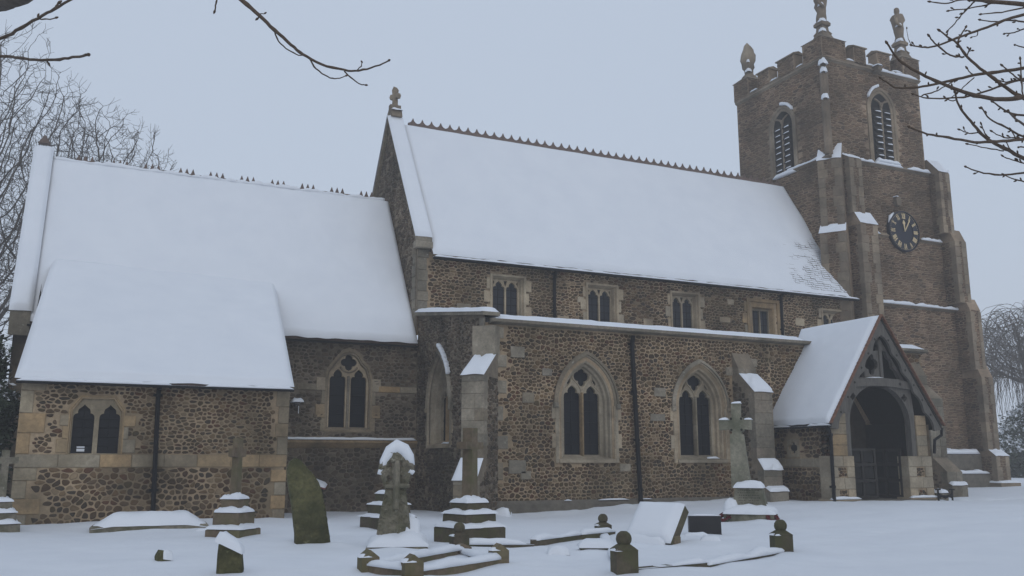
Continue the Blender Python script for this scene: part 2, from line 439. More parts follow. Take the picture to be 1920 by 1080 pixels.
def block(name, F, u0, u1, v0, v1, d1, mat, parent, d0=-.02, ch=.012):
    mb = MB(); mb.fbox(F, u0, u1, v0, v1, d0, d1, ch); return mb.build(name, mat, parent)
def quoins(F, u, sgn, v0, v1, mat, parent, hh=(.26, .38), long=.5, short=.28, d=.035, avoid=()):
    v = v0; k = 0; used = []
    while v < v1 - .1:
        h = min(rng.uniform(*hh), v1 - v); l = (long if k % 2 else short) * rng.uniform(.85, 1.15)
        a, b = (u, u + l) if sgn > 0 else (u - l, u)
        if not any(x0 < v + h / 2 < x1 for x0, x1 in avoid):
            block('quoin', F, a, b, v + .006, v + h - .006, d + rng.uniform(-.006, .006), mat, parent); used.append((a - .01, b + .01, v, v + h))
        v += h; k += 1
    return used

# ------------------------------------------------------------------ window shapes
def arch(cx, hw, sill, spring, rise, n=10):
    a = (rise * rise - hw * hw) / (2 * hw); Rr = hw + a; th = math.atan2(rise, a) if True else 0
    L = [(cx + a - Rr * math.cos(th * i / n), spring + Rr * math.sin(th * i / n)) for i in range(n + 1)]
    Rt = [(2 * cx - x, y) for x, y in L[:-1]][::-1]
    return [(cx - hw, sill)] + L + Rt + [(cx + hw, sill)]
TRE = [(-1, 0), (-.97, .2), (-.85, .36), (-.66, .42), (-.53, .4), (-.56, .56), (-.5, .76), (-.32, .94), (0, 1.15)]
def light(cx, hw, sill, spring, k=1.0, sh=TRE):
    L = [(cx + x * hw, spring + y * hw * k) for x, y in sh]
    return [(cx - hw, sill)] + L + [(2 * cx - x, y) for x, y in L[:-1]][::-1] + [(cx + hw, sill)]
def foil(cx, cz, r, n=4, rot=0, sy=1.0, m=6):
    a, b = r * .52, r * .46; out = []
    for i in range(n * m):
        q = 2 * math.pi * i / (n * m) + rot; f = (q - rot + math.pi / n) % (2 * math.pi / n) - math.pi / n
        rr = a * math.cos(f) + math.sqrt(max(0, b * b - (a * math.sin(f)) ** 2)); out.append((cx + rr * math.cos(q + 0), cz + rr * math.sin(q) * sy))
    return out
def glazing(F, part, outer, d, bars_v, u0, u1, us=(), mat='glass', v0=None, v1=None):
    mb = MB(); mb.plate(F.P, outer, [], d, d); mb.build('pane', M[mat], part)
    mb = MB()
    for v in bars_v: mb.fbox(F, u0, u1, v - .009, v + .009, d, d + .02, .003)
    for u in us: mb.fbox(F, u - .007, u + .007, v0, v1, d, d + .014, .003)
    mb.build('glazing_bar', M['iron'], part)

# ================================================================== THE CHURCH
church = thing('church', 'long medieval stone church with snowy roofs, porch and battlemented west tower', 'church')
YN = 5.24                                   # plane of the chancel and clerestory walls
NE_Y, NE_Z, RY, RZ = 4.94, 8.08, 8.37, 13.58   # nave eaves and ridge
TX, TY0, TY1 = 18.2, 5.47, 11.16

# ---------- south aisle
Fa = south(0); XA = 16.2
W1, W2 = 3.08, 6.93
def aisle_window(F, cx, apex=4.44, sill=1.43, snow_sill=False, part_name='aisle_window', snow_hood=0):
    sp, rise = 3.02, apex - 3.02
    o = lambda hw, f=1.0, s=sill: arch(cx, hw, s, sp, rise * f, 12)
    mb = MB()
    rings = [(o(.985), -.02), (o(.985), .045), (o(.90, .93), .05), (o(.88, .91), -.03), (o(.82, .86), -.05), (o(.795, .84), -.01),
             (o(.755, .81), -.02), (o(.735, .79), -.13), (o(.685, .745), -.16), (o(.665, .73), -.25), (o(.63, .70), -.27)]
    mb.strip([[F.P(u, v, d) for u, v in r] for r, d in rings], False)
    part = mb.build(part_name, M['ashlar'], church)
    # hood mould over the arch with stops
    h1, h2 = arch(cx, 1.03, sill, sp, rise * 1.03, 12)[1:-1], arch(cx, .945, sill, sp, rise * .955, 12)[1:-1]
    mb = MB(); mb.strip([[F.P(u, v, d) for u, v in h] for h, d in ((h1, 0), (h1, .06), (h2, .11), (h2, .04))], False)
    for s_ in (-1, 1): mb.fbox(F, cx + s_ * .985 - .07, cx + s_ * .985 + .07, sp - .12, sp + .02, 0, .12, .03)
    mb.build('hood_mould', M['ashlar_grey'], part)
    # jamb blocks, long and short
    for s_ in (-1, 1):
        v = sill; k = 0
        while v < sp - .05:
            hgt = min(.39, sp - v); w = .2 if k % 2 else .1
            a, b = (cx + .86, cx + .90 + w) if s_ > 0 else (cx - .90 - w, cx - .86)
            block('jamb_stone', F, a, b, v + .005, v + hgt - .005, .038 + rng.uniform(-.005, .005), M['ashlar'], part); v += hgt; k += 1
    # tracery
    hw, s0 = .265, 3.23
    holes = [light(cx - .3, hw, sill + .2, s0, 1.05), light(cx + .3, hw, sill + .2, s0, 1.05),
             foil(cx, 3.80, .25, 4, math.pi / 2, 1.12)]
    for s_ in (-1, 1):
        holes.append([(cx + s_ * x, z) for x, z in ((.36, 3.62), (.44, 3.55), (.47, 3.62), (.43, 3.75), (.36, 3.86), (.35, 3.74))])
        holes.append([(cx + s_ * x, z) for x, z in ((.06, 4.15), (.2, 4.02), (.29, 3.9), (.31, 3.97), (.2, 4.12), (.09, 4.2))])
    mb = MB(); mb.plate(F.P, o(.67, .735, sill + .12), holes, -.4, -.27); mb.build('tracery', M['ashlar'], part)
    # raised ogee ribs
    mb = MB()
    for s_ in (-1, 1):
        p = [(cx, 3.32), (cx + s_ * .03, 3.45), (cx + s_ * .14, 3.6), (cx + s_ * .27, 3.72), (cx + s_ * .3, 3.84), (cx + s_ * .22, 3.99), (cx + s_ * .07, 4.12), (cx, 4.22)]
        mb.tube([F.P(u, v, -.265) for u, v in p], .022, 5)
        p = [(cx + s_ * .3, 3.8), (cx + s_ * .33, 3.66), (cx + s_ * .42, 3.52), (cx + s_ * .57, 3.4)]
        mb.tube([F.P(u, v, -.265) for u, v in p], .02, 5)
    mb.build('tracery_rib', M['ashlar'], part)
    mb = MB(); mb.prism([(cx - .035, -.4), (cx - .045, -.29), (cx - .02, -.2), (cx + .02, -.2), (cx + .045, -.29), (cx + .035, -.4)], lambda u, d, v: F.P(u, v, d), sill + .12, 3.35)
    mb.build('mullion', M['ashlar_gold'], part)
    mb = MB(); mb.prism([(-.34, sill + .22), (.03, sill + .1), (.07, sill + .09), (.07, sill), (-.34, sill)], lambda d, v, u: F.P(u, v, d), cx - .88, cx + .88)
    mb.build('sill', M['ashlar'], part)
    glazing(F, part, o(.66, .73, sill + .12), -.36, [sill + .2 + .3 * i for i in range(1, 7)], cx - .6, cx + .6, (cx - .3, cx + .3), 'glass', sill + .1, 3.6)
    if snow_sill:
        mb = MB(); snow_strip(mb, F.P(cx + .2, sill + .12, -.08), F.P(cx + .62, sill + .12, -.08), .18, .05); mb.build('snow', M['snow'], part, True)
    if snow_hood:
        mb = MB(); pts = [F.P(u, v + .04, .06) for u, v in (h1[12:20] if snow_hood > 0 else h1[5:13])]
        for a, b in zip(pts, pts[1:]): snow_strip(mb, a, b, .16, .09, F.n, 3, .1, False)
        mb.build('snow', M['snow'], part, True)
    return part, o(.93, .95)
p1, hole1 = aisle_window(Fa, W1); p2, hole2 = aisle_window(Fa, W2, 4.40, snow_sill=True)
aw = wall_sheet('aisle_wall', Fa, rect(0, XA, -.2, 5.1), [arch(W1, .8, 1.45, 3.02, 1.2), arch(W2, .8, 1.45, 3.02, 1.18)], M['mortar'], church)
qa = quoins(Fa, .0, 1, .55, 5.0, M['ashlar_grey'], aw, (.3, .45), .62, .32)
rubble('rubble_stonework', Fa, (9.6, 11.4, 2.4, 5.04), .135, .1, .03, M['rubble'], aw)
rubble('rubble_stonework', Fa, (.02, 9.6, .42, 5.04), .132, .1, .028, M['rubble'], aw, avoid=[hole1, hole2] + qa + [(8.1, 8.9, 0, 4.3)])
rubble('rubble_stonework', Fa, (13.6, XA, .3, 5.04), .17, .13, .03, M['rubble'], aw, fine=False)
for (u, v, w, h) in ((.75, 4.2, .42, .3), (1.1, 3.0, .35, .28), (.7, 1.15, .5, .35), (1.05, 1.0, .3, .22), (5.3, 3.3, .4, .25), (5.15, 2.6, .5, .2), (1.7, 3.75, .3, .2), (4.1, 1.2, .35, .2), (8.6, 4.3, .5, .25), (7.9, 4.0, .3, .25)):
    block('patch_stone', Fa, u, u + w, v, v + h, .034, M['ashlar_grey'], aw)
mb = MB(); mb.prism([(0, -.2), (.16, -.2), (.16, .36), (.05, .46), (0, .46)], lambda d, v, u: Fa.P(u, v, d), -.02, 9.5); mb.build('plinth', M['concrete'], aw)
mb = MB()
for a, b in ((3.35, 4.3), (4.75, 5.05), (2.3, 2.5)): snow_strip(mb, (a, -.1, .44), (b, -.1, .44), .12, .035)
mb.build('snow', M['snow'], aw, True)
# eaves fascia and lean-to lead roof
mb = MB(); mb.prism([(0, 5.07), (.2, 5.09), (.24, 5.11), (.24, 5.19), (0, 5.22)], lambda d, v, u: Fa.P(u, v, d), 0.1, 11.3)
mb.prism([(0, 5.07), (.2, 5.09), (.24, 5.11), (.24, 5.19), (0, 5.22)], lambda d, v, u: Fa.P(u, v, d), 12.2, XA + .1)
mb.build('aisle_cornice', M['butt_stone'], church)
mb = MB(); mb.hexa([(.1, -.1, 5.1), (XA, -.1, 5.1), (XA, YN, 5.85), (.1, YN, 5.85), (.1, -.1, 5.2), (XA, -.1, 5.2), (XA, YN, 6.0), (.1, YN, 6.0)])
ar = mb.build('aisle_roof', M['lead'], church)
mb = MB(); snow_quad(mb, (.25, -.22, 5.19), (11.0, -.22, 5.19), (11.0, YN - .05, 6.0), (.25, YN - .05, 6.0), .13, 90, 14, .03, .25)
snow_quad(mb, (12.6, -.22, 5.19), (XA + .1, -.22, 5.19), (XA + .1, YN - .05, 6.0), (12.6, YN - .05, 6.0), .13, 30, 10, .03, .25)
mb.build('snow', M['snow'], ar, True)
# east end of the aisle
Fe = east(0, YN)
pe, holeE = aisle_window(Fe, 2.0, 4.72, 1.85, True, 'aisle_window', 1)
ew = wall_sheet('aisle_end_wall', Fe, [(0, -.3), (YN, -.3), (YN, 5.3), (0, 6.05)], [arch(2.0, .8, 1.9, 3.02, 1.45)], M['mortar_grey'], church)
rubble('rubble_stonework', Fe, (.02, YN - .35, .05, 6.0), .13, .1, .03, M['rubble_grey'], ew, keep=lambda x, y: y < 6.0 - x * .143, avoid=[holeE])
quoins(Fe, YN, -1, 4.2, 5.25, M['ashlar_grey'], ew, (.3, .4), .42, .3)
mb = MB(); mb.prism([(-.02, 6.02), (YN + .16, 5.27), (YN + .16, 5.37), (-.02, 6.14)], lambda u, v, d: Fe.P(u, v, d), -.38, .12); cp = mb.build('coping', M['ashlar_grey'], ew)
mb = MB(); snow_quad(mb, Fe.P(-.0, 6.13, .14), Fe.P(-.0, 6.13, -.36), Fe.P(YN + .16, 5.36, -.36), Fe.P(YN + .16, 5.36, .14), .13, 6, 40, 0, .3); mb.build('snow', M['snow'], cp, True)

# ---------- buttresses
def buttress(F, uc, w, stages, mat, name='buttress', snowy=True, course=.32, top_gable=False, vtop=0):
    # stages from the ground: (depth, height of its vertical face, height where its slope meets the next stage)
    prof = [(-.02, -.3)]; weather = []
    for i, (d, z1, z2) in enumerate(stages):
        prof += [(d, -.3 if i == 0 else prof[-1][1]), (d, z1)] if i == 0 else [(d, z1)]
        nd_ = stages[i + 1][0] if i + 1 < len(stages) else -.02
        prof.append((nd_, z2)); weather.append((d, z1, nd_, z2))
    mb = MB(); mb.prism(prof, lambda d, v, u: F.P(u, v, d), uc - w / 2 + .012, uc + w / 2 - .012)
    part = mb.build(name, M['mortar_grey'], church)
    for sg in (-1, 1):
        Fs = Fr(F.P(uc + sg * (w / 2 - .012), 0, 0), F.n, F.U * sg)
        pin = prof[:]
        rubble('rubble_stonework', Fs, (0, stages[0][0] - .2, .1, stages[-1][1]), .15, .11, .03, M['rubble_grey'], part, keep=lambda x, y: inside((x + .22, y + .12), pin), fine=False)
    v = .25
    for i, (d, z1, z2) in enumerate(stages):
        lo = v if i == 0 else stages[i - 1][2]; vv = lo
        while vv < z1 - .08:
            h = min(course * rng.uniform(.85, 1.2), z1 - vv)
            if z1 - vv - h < .1: h = z1 - vv
            cut = rng.choice((None, None, .38, .6)) if w > .5 else None
            spans = [(uc - w / 2, uc + w / 2)] if cut is None else [(uc - w / 2, uc - w / 2 + w * cut), (uc - w / 2 + w * cut, uc + w / 2)]
            for a, b in spans: block('block_stone', F, a + .004, b - .004, vv + .004, vv + h - .004, d + .014, mat, part, d0=d - .25)
            vv += h
    if snowy:
        mb = MB()
        for (d, z1, d2, z2) in (weather if snowy is True else weather[:snowy]):
            snow_quad(mb, F.P(uc - w / 2 - .02, z1 + .01, d + .05), F.P(uc + w / 2 + .02, z1 + .01, d + .05), F.P(uc + w / 2, z2, d2 + .02), F.P(uc - w / 2, z2, d2 + .02), .07, 12, 12, .07, .5, None, None, lambda a, b: 1 if nz(a * 2.2 + uc, b * 2.2, z1) > -.22 - .3 * (b < .75) else .02)
        mb.build('snow', M['snow'], part, True)
    return part
s2 = math.sqrt(.5)
Fd = Fr((.15, .15, 0), (s2, -s2, 0), (-s2, -s2, 0))          # diagonal, at the aisle's corner
buttress(Fd, 0, .62, [(1.5, 1.0, 1.55), (1.02, 3.62, 4.35)], M['ashlar_grey'])
mb = MB(); mb.prism([(-.34, 4.15), (.34, 4.15), (.3, 4.55), (0, 4.0), (-.3, 4.55)][:0] + [(-.32, 4.25), (0, 3.95), (.32, 4.25), (.32, 5.0), (-.32, 5.0)], lambda u, v, d: Fd.P(u, v, d), -.1, .28); mb.build('corner_shaft', M['ashlar_grey'], church)
buttress(south(0), 8.47, .68, [(1.42, .62, .75), (1.2, 1.22, 1.55), (.95, 3.45, 4.05), (.3, 4.2, 4.75)], M['butt_stone'], snowy=3)
buttress(south(0), 15.75, .7, [(1.45, .72, .8), (1.3, 1.15, 1.6), (.8, 3.5, 4.0), (.25, 4.3, 4.8)], M['butt_stone'], snowy=1)

# ---------- nave: clerestory, gable and roof
Fn = south(YN)
CW = [(3.14, 7.62), (6.80, 7.62), (10.35, 7.62), (14.0, 7.62), (17.6, 7.48)]
def clere_window(F, cx, top, gold=False):
    am = M['ashlar_gold'] if gold else M['ashlar']
    hw, sill = (.66 if not gold else .8), 5.9
    r = lambda h, t, s=sill: [(cx - h, s), (cx - h, t), (cx + h, t), (cx + h, s)]
    mb = MB(); rings = [(r(hw, top), -.01), (r(hw, top), .06), (r(hw - .07, top - .07), .06), (r(hw - .1, top - .09), -.02), (r(hw - .13, top - .1), -.03), (r(hw - .17, top - .14), -.2)]
    if gold: rings = rings[:2] + [(r(hw - .11, top - .11), .06), (r(hw - .14, top - .14), -.02)] + [(r(hw - .3, top - .32), -.02), (r(hw - .36, top - .36), -.2)]
    mb.strip([[F.P(u, v, d) for u, v in q] for q, d in rings], False)
    part = mb.build('clerestory_window', am, church)
    for s_ in (-1, 1):
        for k, v in enumerate((6.2, 6.65, 7.1)):
            w = .12 + .1 * ((k + (s_ > 0)) % 2); a, b = (cx + hw - .03, cx + hw + w) if s_ > 0 else (cx - hw - w, cx - hw + .03)
            if v + .3 < top: block('jamb_stone', F, a, b, v, v + .38, .034, am, part)
    iw = hw - (.17 if not gold else .36); lw = iw / 2 - .03
    if gold: holes = [[(cx + s_ * iw / 2 - lw, sill), (cx + s_ * iw / 2 - lw, top - .42), (cx + s_ * iw / 2 + lw, top - .42), (cx + s_ * iw / 2 + lw, sill)] for s_ in (-1, 1)]
    else:
        holes = [light(cx + s_ * iw / 2, lw, sill, top - .46, 1.08) for s_ in (-1, 1)]
        t = top - .17
        holes += [[(cx - iw + .02, t), (cx - iw + .02, t - .2), (cx - iw + .09, t - .06)], [(cx + iw - .02, t), (cx + iw - .02, t - .2), (cx + iw - .09, t - .06)], [(cx - .07, t), (cx, t - .2), (cx + .07, t)]]
    mb = MB(); mb.plate(F.P, [(cx - iw - .01, sill - .02), (cx - iw - .01, top - .12), (cx + iw + .01, top - .12), (cx + iw + .01, sill - .02)], holes, -.3, -.19); mb.build('tracery', am, part)
    glazing(F, part, rect(cx - iw, cx + iw, sill, top - .13), -.27, [6.15 + .25 * i for i in range(5)], cx - iw, cx + iw, (cx - iw / 2, cx + iw / 2), 'glass_sky', sill, top - .3)
for k, (cx, top) in enumerate(CW): clere_window(Fn, cx, top, k == 3)
nw = wall_sheet('clerestory_wall', Fn, rect(-.1, TX + .4, 5.4, 8.15), [rect(cx - .55, cx + .55, 5.9, top - .05) for cx, top in CW], M['mortar'], church)
qn = quoins(Fn, -.1, 1, 6.1, 8.2, M['ashlar_grey'], nw, (.3, .42), .42, .38)
rubble('rubble_stonework', Fn, (.2, TX + .3, 6.0, 8.0), .155, .098, .028, M['rubble'], nw, avoid=[rect(cx - .62, cx + .62, 5.8, top - .02) for cx, top in CW] + qn)
for (u, v, w, h) in ((5.0, 6.15, .45, .22), (5.8, 6.9, .25, .2), (8.5, 6.2, .4, .3), (11.9, 6.6, .5, .2), (12.3, 7.3, .3, .2), (15.6, 6.7, .45, .3), (16.3, 6.5, .4, .25), (1.3, 6.35, .5, .18)):
    block('patch_stone', Fn, u, u + w, v, v + h, .032, M['ashlar'], nw)
# gable wall and coping
Fg = east(-.1, 0)                              # u = -y
gp = [(-2 * RY + YN - .0, 8.4), (-RY, 13.75), (-YN + .12, 8.4), (-YN + .12, 5.0), (-2 * RY + YN, 5.0)]
gw = wall_sheet('gable_wall', Fg, gp, [], M['mortar_grey'], church)
def gkeep(x, y):
    y_ = -x; hz = 5.15 + (min(y_, 2 * 8.35 - y_) - 4.94) * 1.622      # above the chancel roof only
    return inside((x, y), gp) and y > hz - .25
rubble('rubble_stonework', Fg, (-2 * RY + YN, -YN, 5.0, 13.6), .16, .11, .03, M['rubble_grey'], gw, keep=gkeep, fine=False)
quoins(Fg, -YN + .0, -1, 5.6, 8.3, M['ashlar_grey'], gw, (.3, .42), .38, .3)
for sgn in (1, -1):
    f = lambda y, z, x: (x, RY - sgn * (RY - y), z)
    mb = MB(); mb.prism([(YN - .22, 8.36), (RY, 13.62), (RY, 13.84), (YN - .22, 8.58)], f, -.2, .34); cpn = mb.build('gable_coping', M['ashlar_grey'], church)
    mb = MB(); q = [f(YN - .24, 8.57, -.24), f(YN - .24, 8.57, .36), f(RY, 13.84, .36), f(RY, 13.84, -.24)]
    snow_quad(mb, *q, .1, 8, 60, .02, .25); mb.build('snow', M['snow'], cpn, True)
block('kneeler', Fn, -.22, .36, 8.2, 8.42, .28, M['ashlar_grey'], church, ch=.03)
# gable cross
mb = MB(); mb.prism([(-.3, 0), (.3, 0), (.22, .25), (.12, .35), (.1, .5), (-.1, .5), (-.12, .35), (-.22, .25)], lambda u, v, d: (.05 + d, RY + u, 13.75 + v), -.2, .2)
mb.prism([(-.09, .45), (.09, .45), (.075, .8), (.24, .78), (.3, .9), (.24, 1.02), (.09, 1.0), (.13, 1.2), (.0, 1.36), (-.13, 1.2), (-.09, 1.0), (-.24, 1.02), (-.3, .9), (-.24, .78), (-.075, .8)], lambda u, v, d: (.05 + d * .75 - u * .3, RY + u * .7 + d * .3, 13.86 + v * .82), -.1, .1)
gc = mb.build('gable_cross', M['ashlar_tower'], church)
mb = MB(); snow_cap(mb, -.12, .22, RY - .28, RY + .28, 14.0, .12, 6); mb.build('snow', M['snow'], gc, True)
# roof: tile deck, snow, worn patch near the tower with bare tile courses
mb = MB()
for sgn in (1, -1):
    f = lambda x, y, z: (x, RY - sgn * (RY - y), z)
    mb.hexa([f(.3, NE_Y, NE_Z - .06), f(TX, NE_Y, NE_Z - .06), f(TX, RY, RZ - .09), f(.3, RY, RZ - .09), f(.3, NE_Y, NE_Z), f(TX, NE_Y, NE_Z), f(TX, RY, RZ), f(.3, RY, RZ)])
nr = mb.build('nave_roof', M['tile_dark'], church)
SL = Vector((0, RY - NE_Y, RZ - NE_Z)); LN = SL.length; SL.normalize(); NR = Vector((0, -SL.z, SL.y))
def bare(x, s):                               # how bare of snow (0..1) at x along and s metres up from the eaves
    e = sstep(12.4, 17.9, x + .5 * nz(x * .8, s * .8)) * (1 - sstep(1.2, 4.4, s + .5 * nz(x * 1.3, s * 1.1, 4) - .25 * max(0, x - 16)))
    return e * (.9 + .55 * nz(x * 1.5 + 5, s * 2.1 + 2))
mb = MB()
snow_quad(mb, (.34, NE_Y - .06, NE_Z - .08), (TX + .05, NE_Y - .06, NE_Z - .08), (TX + .05, RY, RZ), (.34, RY, RZ), .11, 150, 46, .05, .16, None, None,
          lambda u, v: 1 - .9 * max(0, min(1, 1.3 * bare(.34 + u * 17.9, v * LN))))
mb.build('snow', M['snow'], nr, True)
mb = MB(); snow_quad(mb, (.34, 2 * RY - NE_Y, NE_Z), (TX, 2 * RY - NE_Y, NE_Z), (TX, RY, RZ), (.34, RY, RZ), .11, 30, 12, 0, .15); mb.build('snow', M['snow'], nr, True)
mb = MB(); s = .1; row = 0
while s < 4.6:
    x = 12.2 + (row % 2) * .09
    x -= rng.random() * .3
    while x < TX - .05:
        w = rng.choice((.1, .16, .17, .25, .33)) * rng.uniform(.85, 1.1); e = bare(x, s)
        if e > .02 + .62 * rng.random():
            base = Vector((x, NE_Y, NE_Z)) + SL * (s + rng.uniform(-.006, .006)); hh = rng.uniform(.025, .05)
            a, b = Vector((w - .012, 0, 0)) + SL * rng.uniform(-.004, .004), SL * rng.uniform(.05, .11)
            vs = [base + NR * .0, base + a, base + a + b, base + b]; vs += [v + NR * hh for v in vs[:2]] + [v + NR * hh * .9 for v in vs[2:]]
            mb.add(vs, [(0, 1, 5, 4), (1, 2, 6, 5), (3, 0, 4, 7)], 0); mb.add(vs, [(4, 5, 6, 7)], 1)
        x += w
    s += .115; row += 1
mb.build('bare_tile_courses', [M['tile_dark'], M['snow']], nr, kind='stuff')
# crested ridge tiles
mb = MB(); cr = [(-.18, 0), (-.11, .025), (-.05, .085), (0, .2), (.05, .085), (.11, .025), (.18, 0), (.18, -.06), (-.18, -.06)]
mb.prism(cr, lambda u, v, d: (u, d, v), -.025, .025)
mb.hexa([(-.178, -.2, -.28), (.178, -.2, -.28), (.178, .2, -.28), (-.178, .2, -.28), (-.178, -.03, 0), (.178, -.03, 0), (.178, .03, 0), (-.178, .03, 0)])
first = None; x = .75
while x < TX - .1:
    if first is None: o = first = mb.build('ridge_tile', M['crest'], church)
    else: o = copy_to(first, church)
    o.location = (x, RY + rng.uniform(-.012, .012), RZ + .1); o.rotation_euler = (rng.uniform(-.06, .06), 0, 0)
    x += .365
# gutters and pipes
def gutter(a, b, rad=.07, name='gutter', snow=True, gaps=0):
    mb = MB(); a, b = Vector(a), Vector(b); t = (b - a).normalized(); ac = t.cross(Vector((0, 0, 1))).normalized(); up = Vector((0, 0, 1)); rings = []
    for p in (a, b): rings.append([p + (ac * math.cos(q) - up * math.sin(q)) * rad for q in [math.pi * i / 6 for i in range(7)]])
    mb.strip(rings, False); mb.hexa([a - ac * rad - up * .04, a + ac * rad - up * .04, b + ac * rad - up * .04, b - ac * rad - up * .04, a - ac * rad, a + ac * rad, b + ac * rad, b - ac * rad][:0] or [a - ac * rad - up * .05, b - ac * rad - up * .05, b + ac * rad - up * .05, a + ac * rad - up * .05, a - ac * rad - up * .002, b - ac * rad - up * .002, b + ac * rad - up * .002, a + ac * rad - up * .002])
    g = mb.build(name, M['iron'], church)
    if snow:
        mb = MB(); snow_strip(mb, a, b, rad * 2, .065, None, None, .3, True, gaps); mb.build('snow', M['snow'], g, True)
    return g
gutter((.3, NE_Y - .2, NE_Z - .2), (TX + .3, NE_Y - .2, NE_Z - .2), .08)
def pipe(pts, r=.055, shoe=True, hopper=False):
    mb = MB(); mb.tube(pts, r, 8); p0, p1 = Vector(pts[-2]), Vector(pts[-1])
    n = max(1, int((p0 - p1).length / 1.4))
    for i in range(n + 1):
        q = p0.lerp(p1, i / (n + .3)); mb.lathe(q, [(r + .015, -.035), (r + .015, .035)], 8); mb.box(q.x - .1, q.x + .1, q.y + .02, q.y + .05, q.z - .03, q.z + .03)
    o = mb.build('downpipe', M['iron'], church)
    if hopper:
        mb = MB(); h = Vector(pts[0]); mb.lathe(h, [(.06, -.12), (.13, .02), (.13, .12)], 8); mb.build('hopper_head', M['iron'], o)
    return o
pipe([(4.87, YN - .28, 7.9), (4.87, YN - .1, 7.8), (4.86, YN - .1, 6.1)]); pipe([(14.86, YN - .28, 7.9), (14.86, YN - .1, 7.8), (14.84, YN - .1, 6.1)])
pipe([(4.53, -.2, 4.98), (4.53, -.12, 4.75), (4.64, -.2, .3)], .065)

# ---------- chancel
CE_Z, CRZ, CX0 = 5.12, 10.58, -11.25
Fc = south(YN)
CHO = [(-2.9, 2.33), (-2.92, 3.91), (-2.88, 4.22), (-2.69, 4.48), (-2.55, 4.66), (-2.41, 4.81), (-2.22, 4.88), (-2.03, 4.84), (-1.88, 4.72), (-1.76, 4.52), (-1.58, 4.36), (-1.49, 4.08), (-1.45, 3.9), (-1.45, 2.33)]
def toward(pts, c, k): return [(c[0] + (x - c[0]) * k, c[1] + (y - c[1]) * k) for x, y in pts]
CC = (-2.18, 3.4)
mb = MB(); mb.strip([[Fc.P(u, v, d) for u, v in q] for q, d in ((CHO, -.02), (CHO, .03), (toward(CHO, CC, .93), .03), (toward(CHO, CC, .86), -.1))], True)
chw = mb.build('chancel_window', M['ashlar_gold'], church)
lh = [light(-2.505, .245, 2.42, 3.88, 1.25), light(-1.855, .245, 2.42, 3.88, 1.25), foil(-2.18, 4.44, .255, 4, math.pi / 2)]
mb = MB(); mb.plate(Fc.P, toward(CHO, CC, .9), lh, -.24, -.1); mb.build('tracery', M['ashlar'], chw)
mb = MB(); mb.tube([Fc.P(-2.18, 2.4, -.09), Fc.P(-2.18, 4.02, -.09)], .045, 8); mb.tube([Fc.P(-2.18 + .3 * math.cos(q), 4.44 + .3 * math.sin(q), -.095) for q in [math.pi * (1.15 + .7 * i / 8) for i in range(9)]], .03, 6); mb.build('mullion', M['ashlar_grey'], chw)
glazing(Fc, chw, toward(CHO, CC, .88), -.2, [2.6 + .28 * i for i in range(6)], -2.76, -1.6, (), 'glass', 2.4, 4.2)
for s_, e in ((-1, -2.9), (1, -1.46)):
    for k in range(4):
        v = 2.36 + k * .4; w = .12 + .16 * (k % 2); a, b = (e - w, e + .05) if s_ < 0 else (e - .05, e + w)
        block('jamb_stone', Fc, a, b, v, v + .39, .028, M['ashlar_gold' if k < 3 else 'ashlar'], chw)
cw_ = wall_sheet('chancel_wall', Fc, rect(CX0, .02, -.4, 5.25), [toward(CHO, CC, .88)], M['mortar_grey'], church)
u = -4.9
while u < -.05:
    l = min(rng.uniform(.45, .8), -.01 - u); 
    if not (u + l > -2.9 and u < -1.46): block('band_stone', Fc, u + .004, u + l - .004, 3.56, 3.74, .03, M['ashlar_gold'], cw_)
    u += l
rubble('rubble_stonework', Fc, (-5.2, -.01, 2.2, 5.0), .15, .105, .03, M['rubble_grey'], cw_, avoid=[toward(CHO, CC, .95), (-5.2, 0, 3.55, 3.75)])
rubble('rubble_stonework', Fc, (-5.2, -.01, -.1, 1.95), .17, .12, .03, M['rubble_grey'], cw_)
rubble('rubble_stonework', Fc, (CX0 + .3, -10.2, 2.6, 5.0), .16, .11, .03, M['rubble_grey'], cw_, fine=False)
mb = MB(); mb.prism([(0, 1.85), (.08, 1.9), (.2, 2.02), (.2, 2.08), (0, 2.16)], lambda d, v, u: Fc.P(u, v, d), -5.0, -.02); st = mb.build('string_course', M['ashlar_gold'], cw_)
mb = MB(); snow_strip(mb, Fc.P(-4.9, 2.1, .1), Fc.P(-.05, 2.1, .1), .22, .075, None, None, .15); mb.build('snow', M['snow'], st, True)
mb = MB()
for sgn in (1, -1):
    f = lambda x, y, z: (x, 8.35 - sgn * (8.35 - y), z)
    mb.hexa([f(CX0 + .3, NE_Y, CE_Z - .08), f(-.1, NE_Y, CE_Z - .08), f(-.1, 8.35, CRZ - .1), f(CX0 + .3, 8.35, CRZ - .1), f(CX0 + .3, NE_Y, CE_Z), f(-.1, NE_Y, CE_Z), f(-.1, 8.35, CRZ), f(CX0 + .3, 8.35, CRZ)])
crf = mb.build('chancel_roof', M['tile_dark'], church)
mb = MB(); snow_quad(mb, (CX0 + .3, NE_Y - .05, CE_Z - .03), (-.12, NE_Y - .05, CE_Z - .03), (-.12, 8.35, CRZ + .02), (CX0 + .3, 8.35, CRZ + .02), .12, 120, 50, .06, .22)
snow_quad(mb, (CX0 + .3, 2 * 8.35 - NE_Y, CE_Z), (-.12, 2 * 8.35 - NE_Y, CE_Z), (-.12, 8.35, CRZ + .02), (CX0 + .3, 8.35, CRZ + .02), .12, 30, 14, 0, .2)
snow_strip(mb, (CX0 + .4, 8.35, CRZ - .03), (-.3, 8.35, CRZ - .03), .34, .12, None, 110, .55, False)
mb.build('snow', M['snow'], crf, True)
